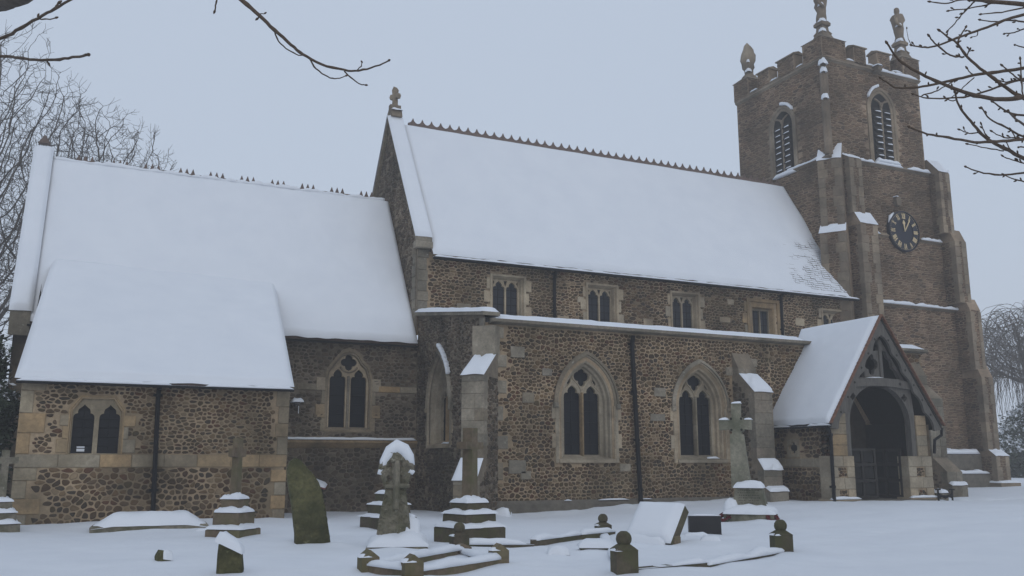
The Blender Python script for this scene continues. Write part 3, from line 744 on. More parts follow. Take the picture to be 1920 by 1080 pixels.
mb = MB(); mb.tube([(CX0 + .35, 8.35, CRZ + .04), (-.15, 8.35, CRZ + .04)], .06, 6); mb.build('ridge_roll', M['crest'], crf)
mb = MB()
for k in (-1, 0, 1): mb.prism([(k * .19 - .095, -.12), (k * .19, .15), (k * .19 + .095, -.12)], lambda u, v, d: (u, d, v), -.03, .03)
mb.box(-.285, .285, -.035, .035, -.2, -.1); firstc = None
for px, py in ((160, 306), (225, 313), (285, 320), (350, 327), (406, 332), (464, 338), (521, 344), (577, 350), (632, 355), (687, 360)):
    p = atY(px, py, 8.35)
    if firstc is None: o = firstc = mb.build('ridge_tile', M['crest'], church)
    else: o = copy_to(firstc, church)
    o.location = (p.x, 8.35, CRZ + .13); o.rotation_euler = (rng.uniform(-.05, .05), 0, 0)
gutter((-4.9, NE_Y - .1, CE_Z - .12), (-.15, NE_Y - .1, CE_Z - .12), .05, snow=False); gutter((CX0 + .3, NE_Y - .1, CE_Z - .12), (-10.3, NE_Y - .1, CE_Z - .12), .05, snow=False)
# east gable coping of the chancel
for sgn in (1, -1):
    f = lambda y, z, x: (x, 8.35 - sgn * (8.35 - y), z)
    mb = MB(); mb.prism([(4.85, 4.7), (4.85, 5.35), (8.35, 10.95), (8.35, 10.3)], f, CX0 - .12, CX0 + .36); o = mb.build('gable_coping', M['ashlar_grey'], church)
    mb = MB(); snow_quad(mb, f(4.8, 5.34, CX0 - .15), f(4.8, 5.34, CX0 + .4), f(8.35, 10.97, CX0 + .4), f(8.35, 10.97, CX0 - .15), .13, 8, 60, .02, .25); mb.build('snow', M['snow'], o, True)
mb = MB(); mb.prism([(-.17, 0), (.17, 0), (0, .27)], lambda u, v, d: (CX0 + .12 + u, 8.35 + d, 11.05 + v), -.12, .12); mb.build('gable_finial', M['crest'], church)
Fce = east(CX0, 0)
wall_sheet('chancel_end_wall', Fce, [(-11.4, -.3), (-11.4, 5.1), (-8.35, 10.7), (-4.9, 5.1), (-4.9, -.3)], [], M['mortar_grey'], church)
mb = MB(); mb.lathe((0, 0, 0), [(.02, .02), (.09, .03), (.1, .07), (.02, .16)], 8); mb.box(-.02, .02, 0, .2, -.02, .03); lamp = mb.build('wall_lamp', M['lead'], church); lamp.location = (-3.78, YN - .25, 3.08)
mb = MB(); snow_cap(mb, -.15, .15, -.14, .14, .1, .12, 6); mb.build('snow', M['snow'], lamp, True)
mb = MB(); mb.tube([(-3.72, YN - .2, 3.07), (-3.72, YN - .2, 2.85)], .012, 5); mb.build('icicle', M['snow'], church)

# ---------- vestry
VY, VX0, VX1 = .5, -10.72, -4.95
Fv = south(VY); VC = -9.18
VW = lambda k, t, s=1.62: [(VC - .57 * k, s), (VC - .57 * k, 2.62 + t), (VC - .36 * k, 2.9 + t), (VC + .36 * k, 2.9 + t), (VC + .57 * k, 2.62 + t), (VC + .57 * k, s)]
mb = MB(); mb.strip([[Fv.P(u, v, d) for u, v in q] for q, d in ((VW(1, 0), -.01), (VW(1, 0), .035), (VW(.96, -.02), .035), (VW(.9, -.05), -.03), (VW(.86, -.07), -.12))], False)
vw = mb.build('vestry_window', M['ashlar_gold'], church)
OG = [(-1, 0), (-.97, .18), (-.85, .32), (-.68, .38), (-.58, .4), (-.6, .55), (-.52, .78), (-.3, .93), (-.1, 1.08), (0, 1.22)]
mb = MB(); mb.plate(Fv.P, VW(.9, -.05, 1.6), [light(VC + s_ * .265, .215, 1.64, 2.42, 1.15, OG) for s_ in (-1, 1)], -.22, -.1); mb.build('tracery', M['ashlar_gold'], vw)
glazing(Fv, vw, VW(.88, -.06), -.18, [1.8 + .2 * i for i in range(5)], VC - .48, VC + .48, (VC - .265, VC + .265), 'glass', 1.62, 2.7)
mb = MB(); mb.fbox(Fv, VC - .36, VC - .2, 1.68, 1.74, -.17, -.16, .002); mb.fbox(Fv, VC - .36, VC - .2, 1.76, 1.79, -.17, -.16, .002); mb.build('window_notice', M['snow'], vw)
for s_ in (-1, 1):
    for k, (v, h, w) in enumerate(((1.65, .3, .2), (1.95, .28, .1), (2.23, .25, .17))):
        w2 = w + (.06 if s_ > 0 and k != 1 else 0); a, b = (VC - .57 - w2, VC - .54) if s_ < 0 else (VC + .54, VC + .57 + w2)
        block('jamb_stone', Fv, a, b, v + .004, v + h - .004, .03, M['ashlar_gold'], vw)
vwall = wall_sheet('vestry_wall', Fv, rect(VX0, VX1, -.2, 3.3), [VW(.9, -.06, 1.62)], M['mortar'], church)
u = VX0
while u < VX1 - .02:
    l = min(rng.uniform(.42, .85), VX1 - u); l = VX1 - u if VX1 - u - l < .25 else l
    block('band_stone', Fv, u + .003, u + l - .003, 1.335, 1.615, .03, M['ashlar_gold'], vwall); u += l
q1 = quoins(Fv, VX0, 1, 0.0, 1.33, M['ashlar_gold'], vwall, (.3, .4), .5, .3, .03) + quoins(Fv, VX0, 1, 1.62, 3.2, M['ashlar_gold'], vwall, (.3, .5), .45, .28, .03)
q1 += quoins(Fv, VX1, -1, 0.0, 1.33, M['ashlar_gold'], vwall, (.28, .4), .4, .25, .03) + quoins(Fv, VX1, -1, 1.62, 3.2, M['ashlar_gold'], vwall, (.3, .45), .35, .22, .03)
av = [VW(1.0, 0), (VC - .8, VC + .8, 1.6, 1.95), (VC - .76, VC + .8, 2.22, 2.5)] + q1
rubble('rubble_stonework', Fv, (VX0 + .2, VX1 - .12, .02, 1.33), .15, .115, .03, M['rubble'], vwall, avoid=av, single=True)
rubble('rubble_stonework', Fv, (VX0 + .2, VX1 - .12, 1.63, 3.2), .125, .088, .027, M['rubble'], vwall, avoid=av, single=True)
mb = MB(); mb.box(VX0 + .01, VX0 + .05, VY, YN, -.2, 3.3); mb.box(VX1 - .05, VX1 - .01, VY, YN, -.2, 3.3)
mb.add([(VX0 + .01, VY, 3.3), (VX0 + .01, YN, 3.3), (VX0 + .01, YN, 6.2)], [(0, 1, 2)]); mb.add([(VX1 - .01, VY, 3.3), (VX1 - .01, YN, 3.3), (VX1 - .01, YN, 6.2)], [(0, 1, 2)])
mb.build('vestry_side_wall', M['mortar_grey'], church)
va, vb, vc, vd = (VX0 - .1, VY - .28, 3.22), (VX1 + .0, VY - .28, 3.22), (-4.42, 5.95, 6.75), (-10.5, 6.05, 6.95)
mb = MB(); dn = Vector((0, 0, -.09)); mb.hexa([Vector(p) + dn for p in (va, vb, vc, vd)] + [va, vb, vc, vd]); vr = mb.build('vestry_roof', M['tile_dark'], church)
up = lambda p, k=.0: Vector(p) + Vector((0, 0, k))
mb = MB(); snow_quad(mb, up(va) + Vector((-.04, -.04, 0)), up(vb) + Vector((.04, -.04, 0)), up(vc) + Vector((.04, .1, .05)), up(vd) + Vector((-.04, .1, .05)), .13, 70, 60, .05, .18); mb.build('snow', M['snow'], vr, True)
gutter((VX0 - .1, VY - .36, 3.16), (VX1 + .02, VY - .36, 3.16), .055, gaps=.15)
pipe([(-7.95, VY - .34, 3.1), (-7.95, VY - .1, 2.95), (-7.88, VY - .1, .2)], .05)

# ---------- tower
tower = MB()
STG = [(-.3, 1.9, .28, 25.25), (1.9, 7.95, .16, 25.15), (7.95, 10.95, .08, 24.85), (10.95, 14.1, .03, 24.4), (14.1, 18.55, 0, 23.92)]
Fts = south(TY0); Fte = east(TX, 0)
for z0, z1, g, xw in STG: tower.box(TX - g, xw, TY0 - g, TY1 + g, z0, z1)
tw = tower.build('tower', M['mortar_tower'], church)
bw = arch(21.45, .82, 14.2, 16.6, 1.1, 10); be = arch(-8.12, .82, 13.9, 16.3, 1.0, 10)
for z0, z1, g, xw in STG:
    if z1 < 7: zz0 = max(z0, 0)
    F = south(TY0 - g); x0 = TX - g + (0 if z1 > 14.2 else .6)
    rubble('rubble_stonework', F, (max(x0, 15.5), xw - .02, max(z0, .2), z1), .25, .105, .025, M['rubble_tower'], tw, avoid=[bw] if z1 > 14.2 else [], fine=False, h=(.01, .022))
F = Fte; rubble('rubble_stonework', F, (-TY1 + .02, -TY0 - .02, 8.2, 18.5), .26, .11, .025, M['rubble_tower'], tw, keep=lambda x, y: y > 8.08 + (min(-x, 2 * RY + x) - NE_Y) * 1.6 - .3, avoid=[be], fine=False, h=(.01, .022))
for z0, z1, g, xw in STG[2:4]:
    rubble('rubble_stonework', east(TX - g, 0), (-TY1, -TY0 + g - .02, max(z0, 8.2), z1), .25, .105, .025, M['rubble_tower'], tw, keep=lambda x, y: y > 8.08 + (min(-x, 2 * RY + x) - NE_Y) * 1.6 - .3, fine=False, h=(.01, .022))
def tstring(z, g, x0, x1, h=.14, d=.12, name='string_course', east_side=True, snow=True, se=None, mat='ashlar_tower'):
    prof = [(0, z - h * .6), (d, z - h * .1), (d, z), (0, z + h)]
    mb = MB(); F = south(TY0 - g); mb.prism(prof, lambda a, v, u: F.P(u, v, a), x0, x1)
    if east_side:
        F2 = east(TX - g, 0); mb.prism(prof, lambda a, v, u: F2.P(u, v, a), -TY1 - g, -TY0 + g + d - .01)
    o = mb.build(name, M[mat], tw)
    if snow:
        mb = MB()
        for a, b in (snow if isinstance(snow, list) else [(x0, x1)]): snow_strip(mb, F.P(a, z + .02, d * .5), F.P(b, z + .02, d * .5), d * 1.25, .13, None, None, .45)
        if se:
            F2 = east(TX - g, 0); snow_strip(mb, F2.P(se[0], z + .02, d * .5), F2.P(se[1], z + .02, d * .5), d * 1.2, .11, None, None, .4)
        mb.build('snow', M['snow'], o, True)
tstring(18.5, 0, TX - .1, 23.98, .16, .12, snow=[(21.4, 23.8)])
tstring(14.08, .03, 19.5, 24.0, snow=[(19.7, 20.6), (20.7, 22.3), (22.6, 24.0)], se=(-7.9, -5.9), d=.16)
tstring(10.93, .08, 19.8, 21.1, snow=[(19.9, 20.6)], east_side=False, d=.15)
tstring(10.93, .08, 23.0, 24.35, snow=[(23.05, 24.3)], east_side=False, d=.15)
tstring(7.93, .16, 20.0, 24.85, east_side=False, d=.2)
# plinth
Fp = south(TY0 - .28)
mb = MB(); mb.prism([(0, -.3), (.8, -.3), (.8, .95), (.55, 1.05), (.45, 1.05), (.45, 1.75), (.1, 1.9), (0, 1.9)], lambda d, v, u: Fp.P(u, v, d), 21.5, 24.9); tp = mb.build('tower_plinth', M['concrete'], tw)
mb = MB(); snow_strip(mb, Fp.P(21.5, 1.78, .24), Fp.P(24.8, 1.78, .24), .45, .2, None, None, .5); snow_strip(mb, Fp.P(21.5, .98, .63), Fp.P(24.9, .98, .63), .32, .14, None, None, .45); mb.build('snow', M['snow'], tp, True)
# battlements: solid corners, two merlons on each face
bt = MB(); 
for F, U in ((Fts, [(TX - .08, 19.62), (20.5, 21.15), (21.55, 22.25), (22.8, 23.98)]),):
    pass
cop = []
def merlon(F, u0, u1, top, name='merlon'):
    mb = MB(); mb.fbox(F, u0, u1, 18.6, top, -.45, .06, .02); o = mb.build(name, M['mortar_tower'], tw); rubble('rubble_stonework', Fr(F.P(0, 0, .06), F.U, F.n), (u0 + .02, u1 - .02, 18.62, top - .02), .22, .1, .022, M['rubble_tower'], o, fine=False, h=(.01, .02))
    mb = MB(); mb.prism([(-.5, top), (.12, top), (.12, top + .05), (-.2, top + .16), (-.5, top + .06)], lambda d, v, u: F.P(u, v, d), u0 - .05, u1 + .05); mb.build('merlon_coping', M['ashlar_tower'], o)
mb = MB(); mb.box(TX - .06, 23.98, TY0 - .06, TY0 + .4, 18.5, 18.7); mb.box(TX - .06, TX + .4, TY0 - .06, TY1 + .06, 18.5, 18.7); mb.box(TX, 23.95, TY1 - .4, TY1 + .06, 18.5, 18.7); mb.box(23.5, 23.97, TY0, TY1, 18.5, 18.7)
par = mb.build('parapet', M['ashlar_tower'], tw)
mb = MB()
for a, b in ((19.55, 19.98), (22.25, 22.9), (20.8, 21.35)): snow_strip(mb, (a, TY0 + .05, 18.7), (b, TY0 + .05, 18.7), .25, .08)
for a, b in ((7.0, 6.6), (8.7, 8.25), (10.1, 9.6)): snow_strip(mb, (TX + .05, a, 18.7), (TX + .05, b, 18.7), .25, .08)
mb.build('snow', M['snow'], par, True)
merlon(Fts, 20.0, 20.72, 19.4); merlon(Fts, 21.4, 22.2, 19.42)
merlon(Fte, -8.2, -7.1, 19.4); merlon(Fte, -9.55, -8.75, 19.36)
merlon(Fr((24.0, 0, 0), (0, 1, 0), (1, 0, 0)), 7.0, 7.8, 19.4); merlon(Fr((24.0, 0, 0), (0, 1, 0), (1, 0, 0)), 8.8, 9.6, 19.4)
Fnb = Fr((0, TY1, 0), (-1, 0, 0), (0, 1, 0)); merlon(Fnb, -20.7, -20.0, 19.4); merlon(Fnb, -22.2, -21.4, 19.4)
def corner(x0, x1, y0, y1, fig, label):
    mb = MB(); mb.box(x0, x1, y0, y1, 18.6, 19.5); o = mb.build('corner_merlon', M['mortar_tower'], tw)
    rubble('rubble_stonework', south(y0), (x0 + .02, x1 - .02, 18.62, 19.48), .22, .1, .022, M['rubble_tower'], o, fine=False, h=(.01, .02)); rubble('rubble_stonework', east(x0, 0), (-y1 + .02, -y0 - .02, 18.62, 19.48), .22, .1, .022, M['rubble_tower'], o, fine=False, h=(.01, .02))
    cx, cy = (x0 + x1) / 2, (y0 + y1) / 2
    mb = MB(); mb.hexa([(x0 - .05, y0 - .05, 19.5), (x1 + .05, y0 - .05, 19.5), (x1 + .05, y1 + .05, 19.5), (x0 - .05, y1 + .05, 19.5), (cx - .22, cy - .22, 19.8), (cx + .22, cy - .22, 19.8), (cx + .22, cy + .22, 19.8), (cx - .22, cy + .22, 19.8)]); mb.build('corner_coping', M['ashlar_tower'], o)
    # weathered figure standing on a carved pedestal, one closed form
    b = 19.72
    if fig == 'hood': prof = [(.34, 0), (.32, .12), (.2, .2), (.22, .45), (.29, .55), (.27, .75), (.33, .95), (.31, 1.25), (.25, 1.5), (.14, 1.72), (.03, 1.86)]
    else: prof = [(.36, 0), (.3, .12), (.22, .28), (.2, .42), (.23, .6), (.28, .68), (.28, .8), (.2, .88), (.19, 1.0), (.2, 1.2), (.21, 1.4), (.22, 1.6), (.25, 1.8), (.29, 1.98), (.27, 2.1), (.15, 2.2), (.1, 2.25), (.12, 2.33), (.125, 2.43), (.09, 2.52), (.02, 2.56)]
    if fig != 'hood':
        prof = [(.17, .8), (.21, .86), (.2, 1.05), (.2, 1.3), (.215, 1.5), (.24, 1.7), (.28, 1.9), (.3, 2.0), (.25, 2.1), (.12, 2.17), (.085, 2.22), (.11, 2.29), (.12, 2.38), (.1, 2.47), (.03, 2.53)]
        mb = MB(); hx = lambda r0, z0, r1, z1: mb.hexa([(cx - r0, cy - r0, b + z0), (cx + r0, cy - r0, b + z0), (cx + r0, cy + r0, b + z0), (cx - r0, cy + r0, b + z0), (cx - r1, cy - r1, b + z1), (cx + r1, cy - r1, b + z1), (cx + r1, cy + r1, b + z1), (cx - r1, cy + r1, b + z1)])
        hx(.34, -.05, .2, .3); hx(.2, .28, .17, .62); hx(.25, .6, .26, .72); hx(.26, .72, .18, .84)
        for q in range(4): mb.tube([(cx + .25 * math.cos(q * 1.571 + .785), cy + .25 * math.sin(q * 1.571 + .785), b + .05), (cx + .33 * math.cos(q * 1.571 + .785), cy + .33 * math.sin(q * 1.571 + .785), b + .22), (cx + .2 * math.cos(q * 1.571 + .785), cy + .2 * math.sin(q * 1.571 + .785), b + .4)], [.05, .07, .03], 5)
        mb.build('figure_pedestal', M['ashlar_tower'], tw)
    mb = MB(); sd_ = rng.random() * 9; k = 12; rings = []
    for r, z in prof:
        r *= 1.12
        rings.append([(cx + r * math.cos(2 * math.pi * j / k) * (1 + .5 * nz(j * .9 + sd_, z * 4)) + .09 * nz(z * 2.2, sd_), cy + r * math.sin(2 * math.pi * j / k) * (.85 + .5 * nz(j * .9, z * 4 + sd_)), b + z) for j in range(k)])
    mb.strip(rings); mb.add(rings[-1], [tuple(range(k))])
    if fig != 'hood': mb.tube([(cx - .24, cy - .1, b + 2.0), (cx - .3, cy - .2, b + 1.6), (cx - .1, cy - .27, b + 1.45)], [.08, .075, .05], 6)
    f = mb.build('pinnacle_figure', M['ashlar_tower'], tw, True, label=label)
    mb = MB()
    for z, r in ((.3, .11), (.76, .12), (1.5, .1)):
        if fig == 'hood' and z > 1.3: continue
        snow_cap(mb, cx - r - .12, cx + r - .12, cy - r - .12, cy + r - .12, b + z, .2, 5)
    mb.build('snow', M['snow'], f, True)
corner(TX - .08, 19.5, TY0 - .08, 6.55, 'fig', 'weathered figure on the near corner of the tower')
corner(22.95, 24.0, TY0 - .08, 6.4, 'fig', 'weathered standing figure on the far right corner')
corner(TX - .08, 19.2, 10.2, TY1 + .08, 'hood', 'hooded pinnacle on the rear left corner')
mb = MB(); mb.prism([(0, 0), (.35, .08), (.4, .2), (.3, .3), (0, .3)], lambda d, v, u: Fts.P(21.2 + u, 18.35 + v, d), -.12, .12); gg = mb.build('gargoyle', M['ashlar_tower'], tw)
mb = MB(); snow_cap(mb, 21.05, 21.35, TY0 - .38, TY0 - .02, 18.64, .1, 5); mb.build('snow', M['snow'], gg, True)
# corner roll with worn snow patches
mb = MB(); mb.tube([(TX + .02, TY0 + .02, 14.2), (TX + .02, TY0 + .02, 18.4)], .17, 8); cr_ = mb.build('corner_roll', M['ashlar_tower'], tw)
mb = MB()
for z, r_ in ((18.15, .14), (17.8, .1), (16.6, .11)): snow_cap(mb, TX - .14 - r_, TX - .14 + r_, TY0 - .14 - r_, TY0 - .14 + r_, z, .26, 5)
mb.build('snow', M['snow'], cr_, True)
# belfry windows
def belfry(F, cx, sill, spring, rise, snow_side):
    o = lambda hw, f=1.0: arch(cx, hw, sill, spring, rise * f, 10)
    mb = MB(); mb.strip([[F.P(u, v, d) for u, v in q] for q, d in ((o(.86, 1.03), .0), (o(.86, 1.03), .07), (o(.74, .92), .08), (o(.7, .88), .03), (o(.62, .8), -.02 + .05), (o(.56, .75), .0))], False)
    part = mb.build('belfry_window', M['ashlar_tower'], church)
    mb = MB(); mb.plate(F.P, o(.6, .78), [], .012, .012); mb.build('opening_shade', M['dark'], part)  # flat sheet painted dark as the unlit opening; the tower wall is uncut
    mb = MB(); mb.fbox(F, cx - .05, cx + .05, sill, spring + rise * .35, .01, .07, .015)
    for s_ in (-1, 1): mb.tube([F.P(cx, spring + .1, .05), F.P(cx + s_ * .12, spring + .35, .05), F.P(cx + s_ * .38, spring + .45, .05)], .045, 5); mb.tube([F.P(cx + s_ * .28, spring + rise * .45, .05), F.P(cx, spring + rise * .25, .05)], .04, 5)
    mb.build('mullion', M['ashlar_tower'], part)
    n = 9
    for s_ in (-1, 1):
        for i in range(n):
            v = sill + .12 + i * (spring - sill + .1) / n; a, b = (cx - .5, cx - .06) if s_ < 0 else (cx + .06, cx + .5)
            mb = MB(); mb.hexa([F.P(a, v - .1, .1), F.P(b, v - .1, .1), F.P(b, v + .1, .02), F.P(a, v + .1, .02), F.P(a, v - .07, .11), F.P(b, v - .07, .11), F.P(b, v + .13, .03), F.P(a, v + .13, .03)])
            sl = mb.build('louvre_slat', M['oak_dark'], part)
            mb = MB(); snow_quad(mb, F.P(a + rng.uniform(.02, .12), v - .065, .115), F.P(b - .02, v - .065, .115), F.P(b - .06, v - rng.uniform(.0, .035), .098), F.P(a + .12, v - .03, .1), .015, 5, 4); mb.build('snow', M['snow'], sl, True)
    mb = MB(); h = o(.86, 1.03)[1:-1]; pts = [F.P(u, v + .03, .05) for u, v in (h[3:10] if snow_side < 0 else h[10:17])]
    for a, b in zip(pts, pts[1:]): snow_strip(mb, a, b, .2, .14, F.n, 3, .1, False)
    snow_strip(mb, F.P(cx - .6, sill + .02, .1), F.P(cx + .75, sill + .02, .1), .25, .16)
    mb.build('snow', M['snow'], part, True)
belfry(Fts, 21.42, 14.2, 16.7, 1.0, -1); belfry(Fte, -8.1, 13.95, 16.3, .95, 1)
# tower buttresses
def tbutt(F, u0, u1, stages, q=True):
    p = buttress(F, (u0 + u1) / 2, u1 - u0, stages, M['ashlar_tower'], 'buttress', True, .42); return p
Fdt = Fr((TX + .35, TY0 + .25, 0), (.55, -.835, 0), (-.835, -.55, 0))
def tb_stage(F, u0, u1, z0, z1, z2, d, d2, snowy=True):
    w = u1 - u0; prof = [(-.3, z0), (d, z0), (d, z1), (d2, z2), (-.3, z2)]
    mb = MB(); mb.prism(prof, lambda a, v, u: F.P(u, v, a), u0 + .01, u1 - .01); p = mb.build('buttress', M['mortar_tower'], tw)
    rubble('rubble_stonework', Fr(F.P(0, 0, d), F.U, F.n), (u0 + .1, u1 - .1, z0 + .02, z1), .2, .1, .022, M['rubble_tower'], p, fine=False, h=(.01, .02))
    v = z0
    while v < z1 - .1:
        h = min(rng.uniform(.34, .46), z1 - v)
        for a, b in ((u0, u0 + w * rng.choice((.3, .42))), (u1 - w * rng.choice((.3, .42)), u1)): block('quoin', F, a, b, v + .005, v + h - .005, d + .026, M['ashlar_tower'], p, d0=d - rng.choice((.2, .32)))
        v += h
    Fs = Fr(F.P(u0 + .01, 0, 0), F.n, -F.U)
    rubble('rubble_stonework', Fs, (-.1, d - .2, z0 + .02, z1), .2, .1, .022, M['rubble_tower'], p, fine=False, h=(.01, .02))
    if not snowy: return p
    mb = MB(); snow_quad(mb, F.P(u0 - .03, z1, d + .05), F.P(u1 + .03, z1, d + .05), F.P(u1, z2, d2), F.P(u0, z2, d2), .05, 10, 10, .08, .6, None, None, lambda a, b: 1 if nz(a * 2.5 + u0 * 3, b * 2.5, z1) > .16 else .02); mb.build('snow', M['snow'], p, True)
    return p
tb_stage(Fdt, -.48, .48, 11.05, 13.95, 14.75, .48, .0); tb_stage(Fdt, -.52, .52, 7.0, 10.75, 11.15, .72, .46)
Fs2 = south(TY0)
tb_stage(Fs2, 18.78, 19.48, 11.6, 14.0, 14.3, .5, .05); tb_stage(Fs2, 18.85, 19.8, 0, 11.1, 11.7, .8, .48)
for u0, u1, z0, z1, z2, d, d2 in ((24.05, 24.72, 11.3, 14.1, 14.8, .55, 0), (24.4, 25.12, 8.2, 10.95, 11.5, .75, .5), (24.75, 25.42, 5.3, 7.9, 8.4, .92, .7), (24.85, 25.57, 1.9, 5.0, 5.5, 1.08, .88), (24.85, 25.65, -.3, 1.7, 2.0, 1.4, 1.05)):
    tb_stage(Fs2, u0, u1, z0, z1, z2, d, d2, z1 > 14 or z1 < 2)
mb = MB(); mb.box(24.75, 25.95, TY0 - 1.62, TY0 - .2, -.3, .62); bb = mb.build('buttress_base', M['ashlar_tower'], tw)
mb = MB(); snow_cap(mb, 24.75, 25.95, TY0 - 1.62, TY0 - .9, .62, .12, 8); mb.build('snow', M['snow'], bb, True)
mb = MB(); mb.box(23.9, 24.25, TY0 + .3, TY0 + 1.0, 14.1, 16.0); mb.box(23.9, 24.1, TY0 + .3, TY0 + 1.0, 16.0, 17.2); mb.build('pilaster', M['ashlar_tower'], tw)
# clock
CKX, CKZ, CKR = 22.05, 11.22, .9
Fk = Fr((CKX, TY0 - .06, CKZ), (1, 0, 0), (0, -1, 0))
def disc(mb, r0, r1, d0, d1, k=40):
    ring = lambda r, d: [Fk.P(r * math.cos(2 * math.pi * i / k), r * math.sin(2 * math.pi * i / k), d) for i in range(k)]
    mb.strip([ring(r1, d0), ring(r1, d1), ring(r0, d1)]) 
    if r0 == 0: pass
mb = MB(); k = 40; mb.strip([[Fk.P(r * math.cos(2 * math.pi * i / k), r * math.sin(2 * math.pi * i / k), d) for i in range(k)] for r, d in ((CKR, 0), (CKR, .16), (CKR * .95, .18), (CKR * .94, .13), (.56, .13), (.55, .10), (.02, .10))])
ck = mb.build('clock', M['dial'], church)
mb = MB()
for i in range(60):
    q = 2 * math.pi * i / 60; c, s_ = math.cos(q), math.sin(q); r = .81; w = .012 if i % 5 else .02
    mb.add([Fk.P(r * c + a * c - b * s_, r * s_ + a * s_ + b * c, .142) for a, b in ((-w, -w), (w, -w), (w, w), (-w, w))], [(0, 1, 2, 3)])
mb.build('minute_mark', M['gold'], ck, kind='stuff')
for hgt, num in enumerate(('XII', 'I', 'II', 'III', 'IIII', 'V', 'VI', 'VII', 'VIII', 'IX', 'X', 'XI')):
    q = math.pi / 2 - 2 * math.pi * hgt / 12; er, et = Vector((math.cos(q), math.sin(q))), Vector((math.sin(q), -math.cos(q)))
    wid = {'I': .05, 'V': .11, 'X': .11}; tot = sum(wid[c] for c in num); x = -tot / 2; mb = MB()
    def stroke(x0, y0, x1, y1, w):
        P2 = lambda x, y: er * (.665 + y) + et * x
        d = Vector((x1 - x0, y1 - y0)); n = Vector((-d.y, d.x)).normalized() * w
        pts = [(x0 + n.x, y0 + n.y), (x1 + n.x, y1 + n.y), (x1 - n.x, y1 - n.y), (x0 - n.x, y0 - n.y)]
        mb.add([Fk.P(*P2(*p), .147) for p in pts], [(0, 1, 2, 3)])
    for c in num:
        w = wid[c]; m_ = x + w / 2
        if c == 'I': stroke(m_, -.115, m_, .115, .019)
        if c == 'V': stroke(x + .015, .115, m_, -.115, .02); stroke(x + w - .015, .115, m_, -.115, .012)
        if c == 'X': stroke(x + .015, .115, x + w - .015, -.115, .02); stroke(x + w - .015, .115, x + .015, -.115, .012)
        x += w
    mb.build('numeral', M['gold'], ck)
for name, ang, L, w in (('minute_hand', 32, .68, .028), ('hour_hand', -6, .5, .05)):
    q = R(90 - ang); er, et = Vector((math.cos(q), math.sin(q))), Vector((math.sin(q), -math.cos(q))); mb = MB()
    pr = [(-w * .5, -.02), (w * .5, -.02), (w * .6, L * .55), (w * 1.6, L * .72), (0, L), (-w * 1.6, L * .72), (-w * .6, L * .55)] if name[0] == 'h' else [(-w * .6, -.02), (w * .6, -.02), (w, L * .8), (0, L), (-w, L * .8)]
    mb.prism(pr, lambda a, b, d: Fk.P(*(er * b + et * a), d), .17, .19); mb.build(name, M['gold'], ck)
mb = MB(); mb.tube([Fk.P(-.85 + .02, .32, .08), Fk.P(-.7, .6, .08), Fk.P(-.5, .78, .08)], [.03, .09, .03], 6); mb.build('snow', M['snow'], ck, True)
mb = MB(); mb.prism([(-.1, 0), (.1, 0), (.15, .2), (.1, .4), (-.05, .42), (-.15, .25)], lambda u, v, d: Fts.P(21.85 + u, 12.35 + v, d), 0, .22); crb = mb.build('carved_corbel', M['ashlar_tower'], tw)
mb = MB(); snow_cap(mb, 21.7, 21.86, TY0 - .22, TY0 - .02, 12.74, .06, 5); mb.build('snow', M['snow'], crb, True)

# ---------- south porch
PX, PY = 11.64, -2.44
Fq = south(PY)
pe_, pa_ = (2.18, 2.5), 5.68                    # half width and height of the eaves; apex
for sgn in (-1, 1):
    X = lambda a: PX + sgn * a
    mb = MB()
    mb.hexa([(X(2.18), PY - .12, 2.46), (X(2.18), .0, 2.46), (X(0), .75, 5.6), (X(0), PY - .12, 5.6), (X(2.2), PY - .12, 2.55), (X(2.2), .0, 2.55), (X(0), .75, 5.7), (X(0), PY - .12, 5.7)])
    pr = mb.build('porch_roof', M['oak_dark'], church)
    mb = MB(); snow_quad(mb, (X(2.24), PY - .1, 2.52), (X(2.24), -.0, 2.52), (X(0), .7, 5.72), (X(0), PY - .1, 5.72), .1, 36, 44, .04, .2); mb.build('snow', M['snow'], pr, True)
vt = None                                       # tile ends along the verge
for sgn in (-1, 1):
    for i in range(30):
        t = (i + .5) / 30; p = (PX + sgn * 2.24 * (1 - t), PY - .16, 2.5 + 3.2 * t + .03)
        if vt is None:
            mb = MB(); mb.fbox(Fr((0, 0, 0), (1, 0, 0), (0, -1, 0)), -.075, .075, -.02, .015, -.05, .05, .006); vt = o = mb.build('verge_tile', M['tile'], church)
        else: o = copy_to(vt, church)
        o.location = p; o.rotation_euler = (0, -sgn * (-R(50) + rng.uniform(-.06, .06)), 0)
def lerp2(a, b, t): return (a[0] + (b[0] - a[0]) * t, a[1] + (b[1] - a[1]) * t)
